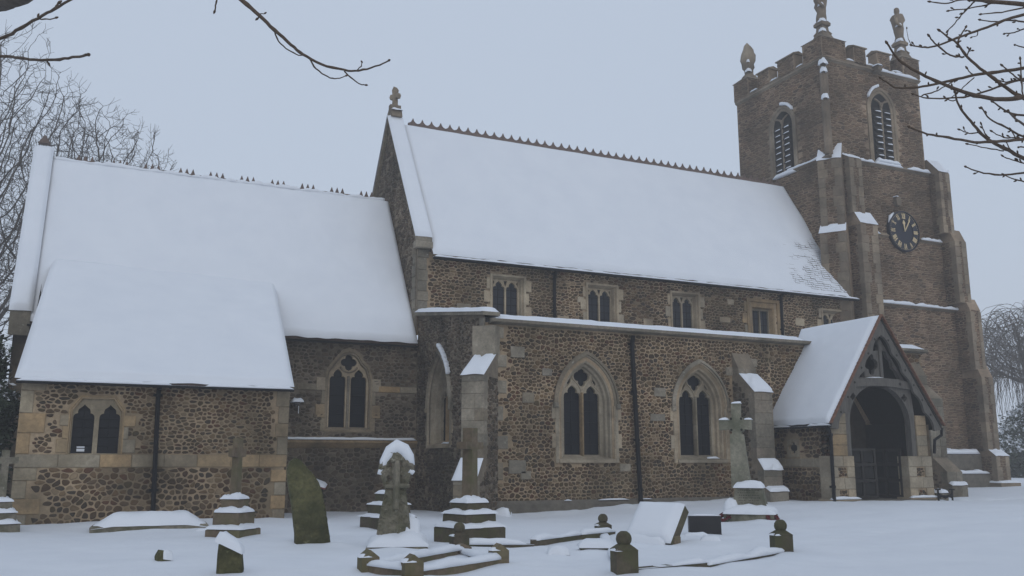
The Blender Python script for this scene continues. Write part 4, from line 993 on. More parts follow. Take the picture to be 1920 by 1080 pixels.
for sgn in (-1, 1):                             # bargeboards with cusped lower edges
    A, B = (2.2, 2.4), (0, 5.62); out = [lerp2(A, B, t) for t in (0, 1)]
    inn = []; A2, B2 = (1.92, 2.36), (0, 5.14); nx, ny = -.824, -.566; n = 56
    for i in range(n + 1):
        t = 1 - i / n; p = lerp2(A2, B2, t); c = abs(math.sin(t * math.pi * 5.0)) * .09 * (1 if .02 < t < .98 else 0); inn.append((p[0] - nx * c * -1 * -1 + 0, p[1] - ny * c * -1 * -1))
    poly = out + inn
    mb = MB(); mb.plate(lambda u, v, d: Fq.P(PX + sgn * u, v, d), poly, [], .02, .1, True); bb_ = mb.build('bargeboard', M['timber'], church)
    mb = MB()
    for k in range(6):
        q = lerp2((1.93, 2.62), (.12, 5.2), (k + .5) / 6); mb.lathe((0, 0, 0), [(.001, 0)], 3) if False else None
        mb.plate(lambda u, v, d: Fq.P(PX + sgn * u, v, d), foil(q[0], q[1], .04, 4), [], .104, .104)
    mb.build('foil_shade', M['dark'], bb_)  # flat dark foils painted on the board as the shade of piercings
# gable tracery panel, tie beam, king post
Fr_ = south(PY + .12)
tri = [(PX - 1.15, 3.7), (PX, 5.3), (PX + 1.15, 3.7)]
C0 = PX - .12
holes = [foil(C0 - .13, 4.28, .27, 4, math.pi / 2, 1.25), [(C0 - .62, 3.88), (C0 - .42, 3.88), (C0 - .42, 4.15), (C0 - .48, 4.32)],
         [(C0 + .34, 3.88), (C0 + 1.0, 3.88), (C0 + .86, 4.12), (C0 + .74, 4.2), (C0 + .7, 4.42), (C0 + .56, 4.5), (C0 + .5, 4.68), (C0 + .34, 4.72)],
         [(C0 - .14, 4.66), (C0 + .2, 4.7), (C0 + .24, 4.86), (C0 + .12, 5.05), (C0 + .05, 4.98), (C0 - .08, 4.84)]]
mb = MB(); mb.plate(Fr_.P, tri, holes, -.12, 0, True); mb.build('gable_panel', M['timber'], church)
mb = MB(); mb.fbox(Fr_, C0 + .18, C0 + .3, 3.8, 5.0, 0, .05); mb.build('king_post', M['timber'], church)
mb = MB(); n = 12; top = [(PX - 1.22 + 2.44 * i / n, 3.78 + .1 * math.sin(math.pi * i / n)) for i in range(n + 1)]; bot = [(PX + 1.22 - 2.44 * i / n, 3.56 + .08 * math.sin(math.pi * i / n)) for i in range(n + 1)]
mb.plate(Fr_.P, top + bot, [], -.15, .1, True); tb_ = mb.build('tie_beam', M['timber'], church)
mb = MB()
for du in (-.95, .85): mb.plate(Fr_.P, foil(PX - .1 + du, 3.72, .055, 4), [], .104, .104)
mb.build('foil_shade', M['dark'], tb_)  # uncut beam: the foils' shade is painted on as dark shapes
mb = MB(); snow_strip(mb, Fr_.P(PX - .55, 3.86, .05), Fr_.P(PX + .1, 3.88, .05), .1, .03); mb.build('snow', M['snow'], tb_, True)
# arch braces and posts
ac_ = 11.6
op = arch(ac_, 1.2, 1.62, 2.55, 1.08, 14)
outer = [(ac_ - 1.42, 1.62), (ac_ - 1.42, 2.55), (ac_ - 1.3, 3.62), (ac_ + 1.3, 3.62), (ac_ + 1.42, 2.55), (ac_ + 1.42, 1.62)]
poly = op + outer[::-1]
fh = [foil(ac_ - 1.03, 3.32, .12, 4), foil(ac_ + 1.03, 3.32, .12, 4)]
mb = MB(); mb.plate(Fr_.P, poly, fh, -.2, 0, True); mb.build('arch_brace', M['timber'], church)
# stone piers with flint chequers
for sgn in (-1, 1):
    low, hi = ((9.5, 10.42), (9.62, 10.2)) if sgn < 0 else ((12.55, 13.52), (12.98, 13.4))
    F = south(PY + .1)
    mb = MB(); mb.fbox(F, low[0] + .02, low[1] - .02, -.2, 1.62, -.4, 0); mb.fbox(F, hi[0] + .02, hi[1] - .02, 1.6, 2.62, -.4, 0)
    pier = mb.build('porch_pier', M['mortar'], church)
    v = .44
    for k, h in enumerate((.26, .32, .3, .3)):
        w = low[1] - low[0]; a, b = low[0] + w * .34, low[0] + w * .68
        if k in (0, 2): block('ashlar_block', F, low[0], a - .01, v + .004, v + h - .004, .03, M['ashlar'], pier, d0=-.38); block('ashlar_block', F, b + .01, low[1], v + .004, v + h - .004, .03, M['ashlar'], pier, d0=-.38); rubble('flint_panel', F, (a, b, v + .02, v + h - .02), .1, .09, .02, M['rubble'], pier)
        else: block('ashlar_block', F, low[0], low[0] + w * .55, v + .004, v + h - .004, .03, M['ashlar'], pier, d0=-.38); block('ashlar_block', F, low[0] + w * .55 + .005, low[1], v + .004, v + h - .004, .03, M['ashlar'], pier, d0=-.38)
        v += h
    while v < (2.65 if sgn < 0 else 2.6):
        block('ashlar_block', F, hi[0], hi[1], v + .004, v + .3 - .004, .03, M['ashlar_gold'], pier, d0=-.38); v += .3
    mb = MB(); mb.fbox(F, low[0] - .1, low[1] + .08, .0, .44, -.4, .12, .03); plp = mb.build('pier_plinth', M['ashlar'], pier)
    mb = MB(); snow_strip(mb, F.P(low[0] - .1, .43, .08), F.P(low[1] + .08, .43, .08), .12, .07); mb.build('snow', M['snow'], plp, True)
# side walls
for x, Fx in ((9.62, east(9.62, 0)), (13.5, Fr((13.5, 0, 0), (0, -1, 0), (1, 0, 0)))):
    w_ = wall_sheet('porch_side_wall', Fx, rect(0, 2.36, -.2, 2.55), [rect(.68, .98, 1.7, 2.02)] if x < 10 else [], M['mortar'], church)
    if x < 10:
        rubble('rubble_stonework', Fx, (.03, 2.28, .35, 1.3), .17, .12, .03, M['rubble'], w_)
        rubble('rubble_stonework', Fx, (.03, 2.28, 1.56, 2.42), .17, .12, .03, M['rubble'], w_, avoid=[(.55, 1.1, 1.5, 2.2)])
        u = .0
        for l in (.5, .62, .55, .65): block('band_stone', Fx, u + .003, u + l - .003, 1.31, 1.55, .03, M['ashlar'], w_); u += l
        mb = MB(); mb.plate(Fx.P, rect(.58, 1.08, 1.6, 2.12), [foil(.83, 1.86, .2, 4, 0)], -.12, .03); qw = mb.build('quatrefoil_window', M['ashlar'], church)
        mb = MB(); mb.plate(Fx.P, rect(.6, 1.06, 1.62, 2.1), [], -.1, -.1); mb.build('pane', M['dark'], qw)
mb = MB(); mb.box(9.7, 9.74, -2.3, -.06, -.2, 2.62); mb.box(13.36, 13.4, -2.3, -.06, -.2, 2.62); mb.build('porch_shade_lining', M['oak_dark'], church)  # inner wall faces coloured near-black to paint in the porch's shade
mb = MB(); mb.plate(south(-.04).P, [(9.72, .3), (9.72, 2.7), (11.64, 5.35), (13.38, 2.7), (13.38, .3)], [], 0, .015); mb.build('dark_back_panel', simple('porch_shade', (.06, .048, .036), .95, .4, 3, .3), church)  # panel added over the aisle wall, its dark colour standing for interior shade
mb = MB(); mb.box(9.7, 13.4, -2.5, -.02, .0, .39); mb.build('porch_floor', M['concrete'], church)
mb = MB(); mb.plate(south(-.1).P, arch(11.9, .78, .4, 2.1, .95), [], -.03, .03); dr_ = mb.build('church_door', M['oak_dark'], church)
for k in range(5): block('door_plank', south(-.135), 11.2 + k * .28, 11.46 + k * .28, .42, 2.2, .02, M['oak_dark'], dr_)
def gate(loc, rz):
    mb = MB()
    W_, H_ = 1.08, 1.42
    for x in (0, .5, 1.0): mb.box(x, x + .08, -.03, .03, 0, H_)
    for z in (0, .46, .92, H_ - .08): mb.box(0, W_, -.035, .035, z, z + .08)
    g = mb.build('porch_gate', M['oak_dark'], church); g.location = loc; g.rotation_euler = (0, 0, rz)
    for i in range(2):
        for j in range(3):
            mb = MB(); mb.fbox(Fr((0, 0, 0), (1, 0, 0), (0, -1, 0)), .1 + i * .5, .48 + i * .5, .1 + j * .46, .44 + j * .46, -.01, .01); mb.build('gate_panel', M['dark'], g)
gate((10.45, PY + .35, .42), 0); gate((12.58, PY + .35, .42), R(100))
gutter((9.42, PY - .1, 2.46), (9.42, .0, 2.46), .055, gaps=.2); gutter((13.86, .0, 2.46), (13.86, PY - .1, 2.46), .055, snow=False)
pipe([(9.44, PY + .02, 2.42), (9.5, PY - .02, 2.2), (9.47, PY - .03, .35)], .05)
mb = MB(); mb.tube([(13.86, PY - .08, 2.44), (13.84, PY - .08, 2.25), (13.6, PY - .02, 2.1), (13.56, PY - .0, 1.7)], .045, 7); mb.build('swan_neck_pipe', M['iron'], church)

# ================================================================== GROUND
GRAVES = []                                     # (x, y, reach, lift) little drifts round the stones
def axis(lo, hi, dlo, dhi, fine):
    a = []; x = dlo
    while x <= dhi: a.append(x); x += fine
    st = fine; x = dlo
    while x > lo: st *= 1.25; x -= st; a.insert(0, max(x, lo))
    st = fine; x = a[-1]
    while x < hi: st *= 1.25; x += st; a.append(min(x, hi))
    return a
def build_ground():
    xs, ys = axis(-150, 150, -13, 18, .11), axis(-60, 165, -13, 1.5, .11); vs = []
    for y in ys:
        for x in xs:
            z = gh(x, y)
            for gx, gy, r, l in GRAVES:
                d2 = (x - gx) ** 2 + (y - gy) ** 2
                if d2 < 9 * r * r: z += l * math.exp(-d2 / (r * r))
            # trodden track towards the porch
            tr = abs((y + 2.6 + .06 * (x - 14)) - .9 * nz(x * .25, 7)); 
            if x > 12.5: z -= .09 * math.exp(-(tr / .5) ** 2) * max(0, .4 + nz(x * 2.4, y * 2.4, 8)) * 1.6
            if abs(x) > 60 or y > 60: z += 1.5 * sstep(60, 150, max(abs(x), y))
            vs.append((x, y, z))
    n = len(xs); fs = [(j * n + i, j * n + i + 1, (j + 1) * n + i + 1, (j + 1) * n + i) for j in range(len(ys) - 1) for i in range(n - 1)]
    mb = MB(); mb.add(vs, fs); o = mb.build('ground', M['snow'], None, True); o['kind'] = 'structure'; o['label'] = 'snow covered churchyard ground with low drifts'

# ================================================================== GRAVES
def G(name, label, cat, px, py, extra=0, group=None, dz=0):
    p, s = atG(px, py); d = p - CAM; rz = -math.atan2(d.x, d.y) + R(extra)
    p = p.copy(); p.z += dz; t = thing(name, label, cat, p, rz, group); t['_s'] = s; GRAVES.append((p.x, p.y, .5, .03)); return t, s
def rbox(mb, x0, x1, y0, y1, z0, z1, ch=.02):  # worn-edged block
    c = min(ch, (x1 - x0) * .3, (y1 - y0) * .3); j = lambda: rng.uniform(-.4, .4) * c
    r0 = [(x0, y0), (x1, y0), (x1, y1), (x0, y1)]; r1 = [(x0 + c, y0 + c), (x1 - c, y0 + c), (x1 - c, y1 - c), (x0 + c, y1 - c)]
    mb.add([(x + j(), y + j(), z0) for x, y in r0] + [(x + j(), y + j(), z1 - c) for x, y in r0] + [(x + j(), y + j(), z1) for x, y in r1],
           [(0, 1, 5, 4), (1, 2, 6, 5), (2, 3, 7, 6), (3, 0, 4, 7), (4, 5, 9, 8), (5, 6, 10, 9), (6, 7, 11, 10), (7, 4, 8, 11), (8, 9, 10, 11)])
def stepped_cross(name, label, px, py, extra, steps, sh_w, sh_h, head, arm, mat, arm_drop=.3, dz=0, crot=0, ah=None):
    t, s = G(name, label, 'gravestone', px, py, extra, None, dz); z = -.15; first = True
    for w, h in steps:
        w *= s; h = h * s + (.15 if first else 0); first = False
        mb = MB(); rbox(mb, -w / 2, w / 2, -w / 2, w / 2, z, z + h, .03); o = mb.build('step', mat, t); z += h
        mb = MB(); snow_cap(mb, -w / 2, w / 2, -w / 2, w / 2, z, .1, 12, .55); mb.build('snow', M['snow'], o, True)
    w, h = sh_w * s / 2, sh_h * s
    a, ad, hw = arm * s / 2, arm_drop * h, head * s / 2; ah = (ah or head) * s / 2
    mb = MB(); zt = z + h
    prof = [(-w * 1.12, z - .02), (w * 1.12, z - .02), (hw, zt - ad - ah * 1.2), (a, zt - ad - ah), (a, zt - ad + ah), (hw, zt - ad + ah), (hw, zt), (-hw, zt), (-hw, zt - ad + ah), (-a, zt - ad + ah), (-a, zt - ad - ah), (-hw, zt - ad - ah * 1.2)]
    mb.plate(lambda u, v, d: (u, -d, v), prof, [], -w * .75, w * .75, True); co = mb.build('cross', mat, t); co.rotation_euler = (0, 0, R(crot))
    mb = MB(); 
    return t, s, z
stepped_cross('stepped_cross', 'slim stone cross on three pale snowy steps in front of the vestry', 437, 1004, 58, [(72, 14), (54, 30), (34, 24)], 17, 112, 15, 42, M['grave_brown'], .24)
stepped_cross('stepped_cross', 'tall stone cross on stepped base cut off at the left edge of the photograph', -4, 997, 15, [(60, 16), (46, 20), (32, 20)], 12, 95, 12, 45, M['grave_grey'], .2)
t, s, z = stepped_cross('stepped_cross', 'heavy brown cross on three dark snow covered steps near the aisle corner', 880, 1016, 38, [(96, 30), (72, 24), (50, 20)], 26, 138, 25, 76, M['grave_dark'], .24, 0, 26, 13)
for n in [c for c in t.children if c.name.startswith('cross')]: n.data.materials[0] = M['grave_brown']
# coped ledger
t, s = G('ledger_slab', 'low coped grave slab buried under thick snow before the vestry', 'grave slab', 282, 992, 0)
W_ = 205 * s
mb = MB(); rbox(mb, -W_ / 2, W_ / 2, -.3, .5, -.15, .1, .03); o = mb.build('slab', M['grave_grey'], t)
mb = MB(); g = []; nx_, ny_ = 40, 10; sd_ = 3.3
for j in range(ny_ + 1):
    for i in range(nx_ + 1):
        u, v = i / nx_, j / ny_; ed = min(1, min(u, 1 - u) * W_ / .42); prof_ = ed * (.2 + .8 * min(1, min(v, 1 - v) * 3.2) ** .7)
        g.append(((u - .5) * W_ * .99, -.31 + v * .82, .08 + .27 * prof_ * (1 + .12 * nz(u * 9, v * 3, sd_)) - (.05 if j in (0, ny_) else 0)))
mb.add(g, [(j * (nx_ + 1) + i, j * (nx_ + 1) + i + 1, (j + 1) * (nx_ + 1) + i + 1, (j + 1) * (nx_ + 1) + i) for j in range(ny_) for i in range(nx_)]); mb.build('snow', M['snow'], t, True)
# outlined stones
def outline_stone(name, label, px, py, pts, th, mat, tilt=0, extra=0, cat='gravestone', holes=(), noise_amp=.006):
    t, s = G(name, label, cat, px, py, extra)
    def sub(l):
        o = []
        for a, b in zip(l, l[1:] + l[:1]):
            n = max(1, int(math.hypot(a[0] - b[0], a[1] - b[1]) / 9))
            for i in range(n): o.append((a[0] + (b[0] - a[0]) * i / n, a[1] + (b[1] - a[1]) * i / n))
        return o
    loc = [((x - px) * s, (py - y) * s) for x, y in sub(pts)]; hl = [[((x - px) * s, (py - y) * s) for x, y in h] for h in holes]
    mb = MB(); c = min(.035, th * .22); step = .035
    allb = [q for l in [loc] + hl for q in l]
    def dist(u, v): return min(math.hypot(u - a_, v - b_) for a_, b_ in allb)
    us, vs_ = [q[0] for q in loc], [q[1] for q in loc]; pts2 = list(allb); nb = len(allb)
    u = min(us)
    while u < max(us):
        v = min(vs_)
        while v < max(vs_):
            q = (u + rng.uniform(-.3, .3) * step, v + rng.uniform(-.3, .3) * step)
            if inside(q, loc) and not any(inside(q, h) for h in hl) and dist(*q) > step * .6: pts2.append(q)
            v += step
        u += step
    ed = []; k0 = 0
    for l in [loc] + hl:
        ed += [(k0 + i, k0 + (i + 1) % len(l)) for i in range(len(l))]; k0 += len(l)
    from mathutils.geometry import delaunay_2d_cdt
    V2, _, F2, ov, _, _ = delaunay_2d_cdt([Vector(q) for q in pts2], ed, [], 0, 1e-5)
    F2 = [f for f in F2 if (lambda m: inside(m, loc) and not any(inside(m, h) for h in hl))((sum(V2[i].x for i in f) / 3, sum(V2[i].y for i in f) / 3))]
    isb = [any(k < nb for k in o_) for o_ in ov]
    def P(u, v, d): return (u, -d + v * tilt, v)
    def rel(i, sg):
        u, v = V2[i]; e = 0 if isb[i] else 1
        return P(u, v, sg * (th / 2 - c + (c + noise_amp * 1.5 * nz(u * 9, v * 9, sg) + noise_amp * nz(u * 26, v * 26, sg * 3)) * e))
    nV = len(V2)
    mb.add([rel(i, 1) for i in range(nV)], F2); mb.add([rel(i, -1) for i in range(nV)], [tuple(f)[::-1] for f in F2])
    for l in [loc] + hl: mb.strip([[P(u, v, th / 2 - c) for u, v in l], [P(u, v, -th / 2 + c) for u, v in l]])
    o = mb.build('stone', mat, t); return t, s, o
t, s, o = outline_stone('leaning_headstone', 'tall mossy green headstone leaning hard towards the vestry', 587, 1024,
    [(553, 1040), (552, 1000), (546, 955), (537, 905), (535, 882), (540, 868), (549, 861), (559, 865), (573, 880), (583, 890), (595, 907), (602, 925), (609, 960), (616, 1000), (622, 1040)], .16, M['grave_moss'], .12, 12, noise_amp=.012)
t, s, o = outline_stone('small_headstone', 'small broken mossy headstone with a snow cap, in the near corner', 430, 1078,
    [(407, 1110), (407, 1040), (408, 1022), (416, 1014), (428, 1018), (436, 1030), (445, 1032), (451, 1040), (455, 1068), (450, 1110)], .17, M['grave_moss'], .05, -10)
mb = MB(); snow_cap(mb, -23 * s, 20 * s, -.09, .13, 52 * s, .14, 9, .3, -.5); mb.build('snow', M['snow'], t, True)
t, s, o = outline_stone('stub_stone', 'tiny rounded stone stub poking out of snow before the vestry', 306, 1056,
    [(292, 1075), (292, 1050), (294, 1040), (299, 1033), (305, 1034), (312, 1041), (318, 1050), (320, 1075)], .14, M['grave_moss'], .2, 25)
mb = MB(); snow_cap(mb, -2 * s, 13 * s, -.06, .13, 6 * s, .13, 7, .3, -.2); mb.build('snow', M['snow'], t, True)
zc = lambda l: [(600 + x / 3.857, 800 + y / 3.857) for x, y in l]
t, s, o = outline_stone('wheel_cross', 'rough lichened wheel headed cross with snow on its head and foot', 741, 1026,
    zc([(405, 800), (418, 700), (430, 620), (447, 540), (462, 470), (445, 420), (428, 380), (422, 340), (408, 320), (412, 285), (430, 265), (440, 225), (462, 190), (490, 160), (522, 140), (560, 158), (600, 190), (632, 225), (645, 262), (668, 280), (666, 325), (648, 345), (642, 385), (628, 425), (612, 470), (622, 540), (636, 620), (646, 700), (652, 800)]),
    .27, M['grave_grey'], .03, 0, 'gravestone', [zc(h) for h in ([(478, 300), (490, 262), (505, 275), (502, 305)], [(548, 272), (572, 268), (580, 300), (552, 305)], [(478, 372), (500, 365), (504, 395), (486, 402)], [(548, 368), (570, 366), (566, 395), (548, 402)])], .035)
mb = MB(); mb.tube([(0, -.13, 70 * s), (0, -.135, 120 * s), (.5 * s, -.13, 160 * s)], [.05, .06, .04], 7); mb.tube([(-22 * s, -.12, 112 * s), (0, -.13, 113 * s), (24 * s, -.12, 113 * s)], [.03, .05, .03], 7); mb.build('cross_rib', M['grave_grey'], t)
mb = MB(); mb.tube([(x * s, -.04, z * s) for x, z in ((-29, 133), (-25, 158), (-13, 178), (-1, 186), (12, 180), (22, 166), (28, 150))], [.04, .07, .1, .12, .11, .09, .05], 8); mb.tube([(x * s, -.05, z * s) for x, z in ((24, 142), (32, 136))], [.06, .04], 6); mb.tube([(x * s, -.05, z * s) for x, z in ((-33, 134), (-31, 146))], [.04, .03], 6); mb.build('snow', M['snow'], t, True)
mb = MB(); rbox(mb, -53 * s, 60 * s, -.35, .55, -.15, 6 * s, .04); o = mb.build('foot_slab', M['grave_grey'], t)
mb = MB(); snow_cap(mb, -50 * s, 57 * s, -.34, .55, 5 * s, .2, 12, .3); snow_cap(mb, 18 * s, 46 * s, -.1, .4, 8 * s, .42, 8, .2, -.3); mb.build('snow', M['snow'], t, True)
# stepped monument behind the wheel cross
t, s = G('stepped_plinth', 'stepped stone plinth half hidden behind the rough wheel headed cross', 'monument', 728, 990, 30)
z = -.1
for w, h in ((78, 22), (58, 22), (38, 20)):
    w *= s; h *= s; mb = MB(); rbox(mb, -w / 2, w / 2, -w / 2, w / 2, z, z + h + (.1 if z < 0 else 0), .03); o = mb.build('step', M['grave_dark'], t); z += h + (.1 if z < 0 else 0)
    mb = MB(); snow_cap(mb, -w / 2, w / 2, -w / 2, w / 2, z, .08, 9, .4); mb.build('snow', M['snow'], o, True)
# footstone by the aisle corner
t, s = G('footstone', 'squat snow plastered footstone beside the aisle corner', 'gravestone', 943, 970, -20)
mb = MB(); rbox(mb, -13 * s, 13 * s, -.1, .1, -.1, 15 * s, .04); mb.build('stone', M['grave_grey'], t); mb = MB(); snow_cap(mb, -15 * s, 14 * s, -.16, .12, 2 * s, .22, 8, .2); mb.build('snow', M['snow'], t, True)
# war memorial
t, s = G('war_memorial', 'tall weathered memorial cross on inscribed pedestal with red poppy wreaths', 'memorial', 1408, 974, -6)
mb = MB(); rbox(mb, -46 * s, 46 * s, -.42, .42, -.15, 13 * s, .03); o = mb.build('base_step', M['memorial'], t)
mb = MB(); mb.hexa([(-33 * s, -.3, 12 * s), (33 * s, -.3, 12 * s), (33 * s, .3, 12 * s), (-33 * s, .3, 12 * s), (-24 * s, -.2, 60 * s), (24 * s, -.2, 60 * s), (24 * s, .2, 60 * s), (-24 * s, .2, 60 * s)]); ped = mb.build('pedestal', M['memorial'], t)
mb = MB()
for i in range(6):
    v = 30 + i * 4.6; x = -20 + rng.uniform(0, 2); yy = -.3 + .1 * (v - 12) / 48 - .004
    while x < 19:
        l = rng.uniform(1.0, 4.0)
        for c in range(int(l / .9)):
            if rng.random() < .8: xx = x + c * .9; mb.add([(xx * s, yy - .002, v * s), ((xx + .55) * s, yy - .002, v * s), ((xx + .55) * s, yy + .004, (v + 2) * s), (xx * s, yy + .004, (v + 2) * s)], [(0, 1, 2, 3)])
        x += l + .9
mb.build('inscription', M['dark'], ped, kind='stuff')
mb = MB(); cxm = -16 * s
mb.hexa([(cxm - 16 * s, -.13, 58 * s), (cxm + 20 * s, -.13, 58 * s), (cxm + 20 * s, .13, 58 * s), (cxm - 16 * s, .13, 58 * s), (cxm - 15 * s, -.09, 158 * s), (cxm + 10 * s, -.09, 158 * s), (cxm + 10 * s, .09, 158 * s), (cxm - 15 * s, .09, 158 * s)]); mb.build('shaft', M['memorial'], t)
mb = MB(); hd = [(-9, 155), (9, 155), (8, 168), (27, 166), (28, 186), (8, 184), (9, 217), (-9, 217), (-8, 184), (-32, 186), (-33, 166), (-8, 168)]
P = lambda u, v, d: (cxm - 2 * s + u * s, -d, v * s)
mb.plate(P, hd, [], -.1, .1, True)
for dx in (-9, 9):
    for dv in (167, 186): mb.tube([P(dx, dv, .11), P(dx, dv, -.11)], 4.4 * s, 8)
ch_ = mb.build('cross_head', M['memorial'], t)
mb = MB()
for dx in (-9.5, 9.5):
    for dv in (166, 187): mb.plate(P, [(dx + 2.4 * math.cos(q), dv + 2.4 * math.sin(q)) for q in [math.pi * i / 4 for i in range(8)]], [], .113, .113)
mb.build('hollow_shade', M['dark'], ch_)  # flat dark discs, painted shade in place of real hollows
mb = MB(); snow_cap(mb, cxm - 33 * s, cxm - 18 * s, -.1, .1, 186 * s, .05, 5); snow_cap(mb, cxm + 14 * s, cxm + 25 * s, -.1, .1, 186 * s, .04, 5); snow_cap(mb, cxm - 9 * s, cxm + 7 * s, -.1, .1, 217 * s, .05, 5); mb.build('snow', M['snow'], t, True)
mb = MB(); snow_cap(mb, -26 * s, 25 * s, -.24, .22, 59 * s, .16, 9, .25); snow_cap(mb, -46 * s, 46 * s, -.44, .2, 12 * s, .2, 12, .35); snow_cap(mb, -44 * s, -20 * s, -.36, .1, 14 * s, .3, 7, .2, -.15); mb.build('snow', M['snow'], t, True)
for dx, lab in ((-44, 'red poppy wreath with snow at the memorial corner nearest the black headstone'), (42, 'red poppy wreath at the memorial corner nearest the porch')):
    w = thing('poppy_wreath', lab, 'wreath', t.matrix_basis @ Vector((dx * s, -.44, 4 * s)), t.rotation_euler.z, 'poppy wreaths on the memorial')
    w.rotation_euler = (R(40), 0, t.rotation_euler.z + R(18 if dx > 0 else -12)); mb = MB()
    for i in range(15):
        q = 2 * math.pi * i / 15; c = Vector((.1 * math.cos(q), .1 * math.sin(q), 0)); nrm = Vector((rng.uniform(-.5, .5), rng.uniform(-.5, .5), 1)).normalized(); a = nrm.orthogonal().normalized(); b = nrm.cross(a); k = 6
        mb.add([c + nrm * .01] + [c + (a * math.cos(2 * math.pi * j / k) + b * math.sin(2 * math.pi * j / k)) * .045 * (1 + .25 * (j % 2)) + nrm * .03 for j in range(k)], [(0, 1 + j, 1 + (j + 1) % k) for j in range(k)])
    mb.build('poppy_heads', M['poppy'], w); mb = MB(); mb.tube([(.1 * math.cos(2 * math.pi * i / 16), .1 * math.sin(2 * math.pi * i / 16), -.02) for i in range(17)], .03, 6); mb.build('wreath_ring', M['leaf'], w)
# leaning snowy slab, black headstone
t, s = G('leaning_slab', 'broad headstone tipped back under a thick sheet of snow', 'gravestone', 1228, 1019, -30)
pv = Matrix.Rotation(R(-42), 4, 'X')
def tl(p): q = pv @ Vector(p); return (q.x, q.y, q.z)
W_, L_, T_ = 46 * s, 76 * s, 20 * s
mb = MB(); mb.hexa([tl(p) for p in ((-W_, -T_, -.1), (W_, -T_, -.1), (W_, 0, -.1), (-W_, 0, -.1), (-W_, -T_, L_), (W_, -T_, L_), (W_, 0, L_), (-W_, 0, L_))]); o = mb.build('slab', M['grave_dark'], t)
mb = MB(); snow_quad(mb, tl((-W_ * 1.15, -T_ - .01, -.12)), tl((W_ * 1.02, -T_ - .01, -.12)), tl((W_ * 1.02, -T_ - .01, L_ * 1.02)), tl((-W_ * 1.1, -T_ - .01, L_ * 1.02)), .13, 16, 16, .03, .2); snow_cap(mb, -W_ * 1.3, W_ * .75, -.3, .25, 0, .22, 9, .2); mb.build('snow', M['snow'], t, True)
mb = MB(); rbox(mb, W_ * .75, W_ * 1.05, -.1, .1, -.1, 18 * s, .05); mb.build('foot_block', M['grave_brown'], t)
t, s = G('black_headstone', 'low black polished headstone between the tipped slab and the memorial', 'gravestone', 1322, 1004, 8)
mb = MB(); rbox(mb, -30 * s, 30 * s, -.06, .06, -.1, 36 * s, .012); o = mb.build('slab', M['pvc'], t); mb = MB(); snow_strip(mb, (-30 * s, 0, 36 * s), (30 * s, 0, 36 * s), .13, .03); snow_cap(mb, -46 * s, 4 * s, -.4, -.1, -.02, .1, 6); mb.build('snow', M['snow'], t, True)
t, s = G('low_stone', 'small flat stone under a dome of snow before the black headstone', 'gravestone', 1333, 1018, 0)
mb = MB(); rbox(mb, -17 * s, 15 * s, -.12, .16, -.1, 5 * s, .02); mb.build('stone', M['grave_dark'], t); mb = MB(); snow_cap(mb, -17 * s, 16 * s, -.12, .18, 4 * s, .1, 8, .2); mb.build('snow', M['snow'], t, True)
# coped box stones under snow
for (px, py, w, h, lab) in ((1118, 1036, 31, 12, 'flat topped stone with a domed cushion of snow beside the ball topped posts'), (1047, 1042, 18, 5, 'sunken stone edge nearly buried in snow between two kerbs')):
    t, s = G('low_stone', lab, 'gravestone', px, py, 4); mb = MB(); rbox(mb, -w * s, w * s, -.12, .22, -.15, h * s, .02); mb.build('stone', M['grave_dark'], t)
    mb = MB(); snow_cap(mb, -w * s, w * s, -.13, .24, h * s - .01, .12, 9, .2); mb.build('snow', M['snow'], t, True)
for (px, py, w, lab) in ((538, 1021, 14, 'sliver of dark stone edge breaking the snow beside the leaning headstone'), (384, 998, 15, 'buried stone edge between the coped slab and the slim cross'), (745, 1052, 9, 'tiny stone lump in the snow in front of the wheel headed cross')):
    t, s = G('low_stone', lab, 'gravestone', px, py, rng.uniform(-20, 20)); mb = MB(); rbox(mb, -w * s, w * s, -.07, .1, -.15, 3.2 * s, .02); mb.build('stone', M['grave_dark'], t)
    mb = MB(); snow_cap(mb, -w * s, w * s, -.05, .14, 2.6 * s, .05, 9, .4); mb.build('snow', M['snow'], t, True)
